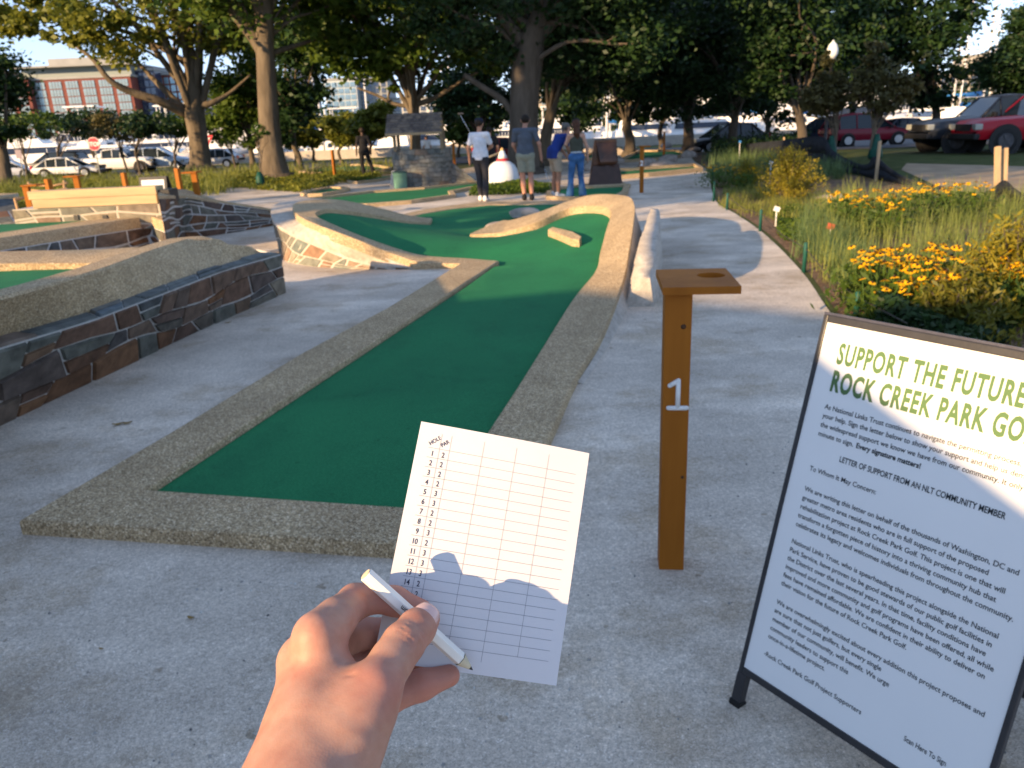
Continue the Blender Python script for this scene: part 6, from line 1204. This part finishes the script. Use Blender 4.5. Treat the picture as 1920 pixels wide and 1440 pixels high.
def bushfield(poly, n, hgt, size, name, label, mat, cat='ground cover'):
    c = scatter(poly, n, rnd); c[:, 2] = rnd.uniform(.02, 1, n)**.7*hgt*(.6+.4*np.sin(c[:, 0]*3.1)*np.cos(c[:, 1]*2.3)); return tag(link(name, leaf_mesh(name, c, size, rnd), mat), label, cat, kind='stuff')
bushfield([G(420, 352), G(560, 362), G(640, 345), G(720, 336), G(640, 328), G(540, 334), G(430, 330)], 16000, .28, .05, 'ground_cover', 'low bright green ground cover around the tall straight trunk', lf_bright)
bushfield([(-14, 19, 0), (-9, 22, 0), (-9.5, 31, 0), (-24, 31, 0)], 9000, .42, .07, 'leafy_band', 'bright leafy growth mixed into the tall grasses behind the timber beam', lf_bright)
bushfield([G(880, 368), G(1040, 364), G(1045, 350), G(900, 348)], 6000, .22, .04, 'low_hedge', 'low dark green planting in front of the white dome', lf_green)
bushfield([G(1340, 300), G(1500, 300), G(1520, 270), G(1330, 275)], 9000, .9, .07, 'dark_planting', 'dark leafy planting beyond the bend of the path', lf_dark)
bushfield([G(1630, 640), G(1720, 560), G(1800, 560), G(1900, 640), G(1800, 700)], 9000, .38, .028, 'dark_leafy_cover', 'dark leafy low plants just behind the notice board', lf_dark)
bushfield([G(1460, 445), G(1500, 470), G(1550, 440), G(1500, 395), G(1450, 405)], 2600, .22, .03, 'leafy_cover', 'small leafy green plants by the white tag near the path edge', lf_green)
# golden feathery shrubs
lf_gold = leafmat('golden_foliage', (.20, .19, .02), (.34, .28, .03), .4)
def shrub(label, c, r, h, n, seed, mat):
    rs = np.random.RandomState(seed); t = thing('shrub', label, 'shrub', c, 0, 'golden green feathery shrubs'); m = 130; th = rs.uniform(0, 2*math.pi, m); ph = np.abs(rs.normal(0, .6, m)); Ln = h*rs.uniform(.6, 1.15, m)
    E = np.stack([np.cos(th)*np.sin(ph)*r*1.25, np.sin(th)*np.sin(ph)*r*1.25, np.cos(ph)*Ln], 1); b = MB()
    for e in E[:70]: b.tube([(0, 0, 0), tuple(e*.55+np.array([0, 0, h*.05])), tuple(e)], [.012, .007, .003], 4, smooth=False)
    b.build('stems', m_bark_d, t, world=False); k = rs.randint(0, m, n); f = rs.uniform(.35, 1.02, n)[:, None]; C = E[k]*f+rs.normal(0, .035*(.6+r), (n, 3)); C[:, 2] = np.abs(C[:, 2])
    link('foliage', leaf_mesh('foliage', C, .03, rs, 1.2, .3), mat, t); return t
shrub('rounded golden green shrub in the far part of the flower bed', (*G(1475, 378)[:2], 0), .62, .95, 9000, 1, lf_gold)
shrub('golden green shrub at the right edge rising behind the notice board', (*G(1900, 600)[:2], 0), .50, .72, 7500, 2, lf_gold)
shrub('darker golden shrub low behind the top of the notice board', (*G(1790, 640)[:2], 0), .42, .45, 7000, 3, leafmat('dull_gold_foliage', (.10, .11, .015), (.2, .18, .025), .35))
shrub('small golden shrub left of the rounded one by the far path', (*G(1400, 352)[:2], 0), .4, .6, 4000, 4, lf_gold)
# yellow daisies
m_petal = leafmat('yellow_petal', (.80, .42, .006), (.92, .55, .012), .3); m_eye = plain('brown_disc', (.05, .022, .01))
def make_flower():
    b = MB(); V = [(0, 0, 0)]; Fs = []
    for k in range(11):
        q = 2*math.pi*k/11+.06*math.sin(k*7); c, s_ = math.cos(q), math.sin(q); R1 = .036*(1+.1*math.sin(k*5)); n0 = len(V)
        V += [(c*R1*.6-s_*.008, s_*R1*.6+c*.008, -.002), (c*R1, s_*R1, -.009), (c*R1*.6+s_*.008, s_*R1*.6-c*.008, -.002)]; Fs.append((0, n0, n0+1, n0+2))
    b.add(V, Fs); f = b.build('flower', m_petal, None, fix=False); e = MB(); e.lathe([(.001, .014), (.009, .010), (.011, .0)], (0, 0, 0), 7); e = e.build('flower_eye', m_eye, None); COL.objects.unlink(f); COL.objects.unlink(e); return f, e
FLW = make_flower()
def daisies(label, c, nfl, sp_r, h, seed):
    rs = np.random.RandomState(seed); t = thing('flower_clump', label, 'flowers', c, rs.uniform(0, 6), 'clumps of yellow daisies'); th = rs.uniform(0, 2*math.pi, nfl); rr = sp_r*np.sqrt(rs.uniform(0, 1, nfl)); hh = h*rs.uniform(.8, 1.12, nfl)
    b = MB(); q_ = []
    for a, r, z in zip(th, rr, hh):
        x, y = r*math.cos(a), r*math.sin(a); b.tube([(x*.4, y*.4, 0), (x*.8, y*.8, z*.5), (x, y, z)], .0035, 4, smooth=False); q_.append((x, y, z))
    b.build('stems', bpy.data.materials.get('stem_green') or plain('stem_green', (.06, .11, .02)), t, world=False)
    for x, y, z in q_:
        p_, e_ = FLW; c1 = p_.copy(); COL.objects.link(c1); c1.parent = t; c1.location = (x, y, z); c1.rotation_euler = (rs.normal(.1, .35), rs.normal(0, .35), rs.uniform(0, 6)); c1.scale = (rs.uniform(.85, 1.12),)*3
        c2 = e_.copy(); COL.objects.link(c2); c2.parent = c1
    nl = nfl*22; C = np.stack([rs.normal(0, sp_r*.6, nl), rs.normal(0, sp_r*.6, nl), h*rs.uniform(.05, .8, nl)], 1); link('leaves', leaf_mesh('leaves', C, .045, rs, .8, .3), lf_green, t); return t
fl = [(1625, 478, .46, 13, .20, 'leftmost near clump of yellow daisies in the flower bed'), (1665, 492, .46, 15, .2, 'near yellow daisies right of the leftmost clump'), (1655, 530, .38, 7, .16, 'low few yellow daisies nearest the mulch edge'), (1710, 470, .5, 14, .2, 'near yellow daisies in front of the tall grass'), (1745, 495, .48, 20, .24, 'dense yellow daisies in the middle of the near row'), (1775, 520, .44, 16, .2, 'dense yellow daisies just above the notice board top'), (1785, 470, .48, 14, .22, 'yellow daisies left of the right edge shrub'), (1880, 478, .5, 14, .22, 'yellow daisies beyond the right edge shrub'), (1905, 500, .46, 10, .18, 'yellow daisies cut by the right edge of the photo'), (1735, 535, .38, 9, .18, 'low yellow daisies behind the notice board corner'),
      (1595, 362, .5, 14, .3, 'small far clump of yellow daisies above the leafy plants'), (1610, 378, .45, 8, .22, 'few far yellow daisies below the small far clump'), (1670, 362, .5, 16, .36, 'far yellow daisies beside the dark fence foot'), (1665, 382, .45, 8, .22, 'sparse far yellow daisies in the tall grass'), (1720, 352, .5, 10, .35, 'far yellow daisies in front of the dirt path'), (1770, 352, .5, 12, .4, 'far yellow daisies left of the split stakes'), (1820, 348, .5, 9, .35, 'scattered far yellow daisies nearest the split stakes'), (1350, 312, .5, 12, .4, 'distant yellow daisies by the far path edge'), (1395, 318, .45, 9, .3, 'distant yellow daisies left of the rounded shrub')]
for i, (px, py, z, nf_, sr_, lab) in enumerate(fl): g_ = G(px, py, z); daisies(lab, (g_[0], g_[1], 0), int(nf_*1.7), sr_, z, 300+i)
# green stakes with a rope at the bed edge
m_stk = plain('green_stake', (.012, .075, .06), .5); tops = []
for i, (px, pyt, pyb) in enumerate([(1604, 547, 600), (1507, 455, 511), (1425, 393, 434), (1363, 362, 394), (1338, 340, 378), (1336, 312, 345)]):
    g_ = G(px, pyb); d_ = math.hypot(g_[0], g_[1]); zt = D(px, pyt, g_[1])[2]; o = MB(); o.lathe([(.022, 0), (.022, zt-.01), (.016, zt), (.003, zt+.002)], (g_[0], g_[1], 0), 12)
    t = thing('edging_stake', ['green edging stake nearest the notice board', 'second green edging stake from the notice board', 'third green edging stake from the notice board', 'green edging stake at the bend of the path', 'green edging stake just beyond the bend', 'farthest green edging stake by the bend'][i], 'stake', (g_[0], g_[1], 0), 0, 'green stakes along the bed edge'); o.build('stem', m_stk, t); tops.append((g_[0], g_[1], zt*.8))
b = MB(); b.tube([np.array(G(1690, 690, 0))+np.array([0, 0, .3])]+[p for a_, c_ in zip(tops, tops[1:]) for p in (a_, ((a_[0]+c_[0])/2+.02, (a_[1]+c_[1])/2, (a_[2]+c_[2])/2-.07))]+[tops[-1]], .005, 6); tag(b.build('edging_rope', plain('dark_rope', (.06, .055, .045))), 'thin dark rope sagging between the green stakes', 'rope')
# silt fence
m_silt = M('silt_fabric', (.020, .023, .030), .75, .3, 3, .8, 8, .25, bdist=.03)
def ribbon(label, top, bot, Yo):
    T_, B_ = [], []
    for (x, y), (x2, y2) in zip(top, bot):
        g_ = G(x2, y2); B_.append(np.array(g_)); q = D(x, y, g_[1]+Yo); T_.append(np.array(q))
    T_ = catmull(T_, 6); B_ = catmull(B_, 6); n = len(T_); Mi = [a*.5+c*.5+np.array([0, .09*math.sin(i*.9), 0]) for i, (a, c) in enumerate(zip(T_, B_))]
    b = MB(); b.strip(T_, Mi, True); b.strip(Mi, B_, True); o = b.build('silt_fence', m_silt); s = o.modifiers.new('s', 'SOLIDIFY'); s.thickness = .012; tag(o, label, 'silt fence', 'black silt fencing')
ribbon('black silt fence fabric sagging across the back of the flower bed', [(1400, 270), (1475, 262), (1540, 256), (1562, 282), (1600, 303), (1626, 308), (1641, 293), (1668, 314), (1705, 335), (1775, 352)], [(1400, 300), (1475, 312), (1545, 322), (1562, 324), (1600, 326), (1626, 332), (1645, 338), (1672, 342), (1710, 350), (1780, 358)], .25)
ribbon('black silt fence fabric at the right edge beside the split stakes', [(1846, 362), (1866, 350), (1885, 338), (1910, 358), (1960, 380)], [(1842, 382), (1866, 388), (1890, 392), (1915, 396), (1965, 400)], .1)
def stake(label, px, pyt, pyb, w_=.05, dx=0):
    g_ = G(px, pyb); q = D(px+dx, pyt, g_[1]); t = MB(); t.hexa([(g_[0]-w_/2, g_[1]-w_/2, 0), (g_[0]+w_/2, g_[1]-w_/2, 0), (g_[0]+w_/2, g_[1]+w_/2, 0), (g_[0]-w_/2, g_[1]+w_/2, 0)], [(q[0]-w_/2, g_[1]-w_/2, q[2]), (q[0]+w_/2, g_[1]-w_/2, q[2]), (q[0]+w_/2, g_[1]+w_/2, q[2]), (q[0]-w_/2, g_[1]+w_/2, q[2]-.02)]); tag(t.build('wooden_stake', m_stake, bevel=.004), label, 'stake', 'split wooden stakes')
stake('left one of two pale split stakes at the right', 1869, 274, 380, .075, 2); stake('right one of two pale split stakes at the right', 1882, 277, 378, .07, 3); stake('thin leaning stake holding up the peak of the silt fence', 1642, 264, 340, .06, 8); stake('thin stake at the left end of the silt fence', 1470, 257, 300, .05); stake('thin stake by the maroon car above the bed', 1640, 230, 300, .05, 2)
for px, pt, pb, lab, mt_ in ((1385, 264, 312, 'small blue topped plant marker in the far bed', m_blue_cv), (1443, 303, 345, 'small white plant marker left of the rounded shrub', m_white), (1454, 388, 425, 'white paper plant tag on a stake among leafy plants', m_white), (1553, 420, 470, 'small red marker flag in the tall grass', plain('faded_red', (.5, .1, .06)))):
    g_ = G(px, pb); q = D(px, pt, g_[1]); t = thing('plant_marker', lab, 'marker', (g_[0], g_[1], 0), 0, 'plant markers in the bed'); b = MB(); b.box((g_[0], g_[1], q[2]/2-.02), (.016, .008, max(q[2]-.04, .05))); b.build('stake', m_white, t); b = MB(); b.box((g_[0], g_[1]-.01, q[2]-.03), (.09, .006, .07), ry=.3); b.build('tag', mt_, t)
q = G(1560, 375, .02); rock('stone', 'small grey flat stone with white net beside the rounded shrub', (q[0], q[1], .05), (.7, .4, .18), 77, m_rock)
# fallen leaves and grit
m_leafb = islandmat('dry_leaf', [(0, (.16, .09, .03)), (1, (.30, .20, .06))], .8, .2, 60)
for i, (px, py, s, lab) in enumerate([(222, 797, .035, 'pair of dry brown leaves on the grey path between wall and kerb'), (358, 1160, .016, 'small greenish leaf on the path left of the hand'), (428, 606, .03, 'dry leaf at the foot of the dark stone wall'), (190, 1218, .010, 'tiny leaf scrap on the path in the lower left'), (100, 778, .010, 'tiny dark leaf scrap near the stone wall foot')]):
    g_ = G(px, py, .005); b = MB(); rs = random.Random(i)
    for k in range(2 if i in (0,) else 1):
        a = rs.uniform(-.5, .5); ox = k*s*1.3; V = []
        for j in range(9):
            f = j/8; w_ = s*.42*math.sin(math.pi*f)**.8; x = (f-.5)*2*s+ox; z = .004+.25*s*(abs(f-.5)*2)**2; V += [(x, -w_, z+.12*s), (x, 0, z), (x, w_, z+.14*s)]
        V = [(g_[0]+x*math.cos(a)-y*math.sin(a), g_[1]+x*math.sin(a)+y*math.cos(a), z+.004) for x, y, z in V]; b.add(V, [(j*3+q, j*3+q+1, j*3+q+4, j*3+q+3) for j in range(8) for q in (0, 1)], True)
    tag(b.build('fallen_leaf', m_leafb, fix=False), lab, 'leaf')
rs = np.random.RandomState(9); n = 1500; xy = np.stack([rs.uniform(-2.6, 1.8, n), rs.uniform(.9, 4.2, n)**1.0], 1); keep = ~((xy[:, 1] > 2.55) & (np.abs(xy[:, 0]+.8) < 1.6)); xy = xy[keep]; n = len(xy); s = rs.exponential(.0018, n)+.0012; V = []; Q = []
for k in range(n):
    x, y = xy[k]; r = min(s[k], .007); a = rs.uniform(0, 3); q = [(x+r*math.cos(a+i*math.pi/2)*rs.uniform(.6, 1.2), y+r*math.sin(a+i*math.pi/2)*rs.uniform(.6, 1.2)) for i in range(4)]
    V += [(u, v, .004) for u, v in q]+[(x+(u-x)*.5, y+(v-y)*.5, .004+r*.8) for u, v in q]; m = 8*k; Q += [(m+4, m+5, m+6, m+7)]+[(m+i, m+(i+1) % 4, m+4+(i+1) % 4, m+4+i) for i in range(4)]
tag(link('grit', np_mesh('grit', V, Q), islandmat('grit_stone', [(0, (.12, .12, .12)), (.6, (.35, .34, .32)), (1, (.62, .6, .57))], .9, 0)), 'fine loose grit scattered over the near grey path', 'gravel', kind='stuff')
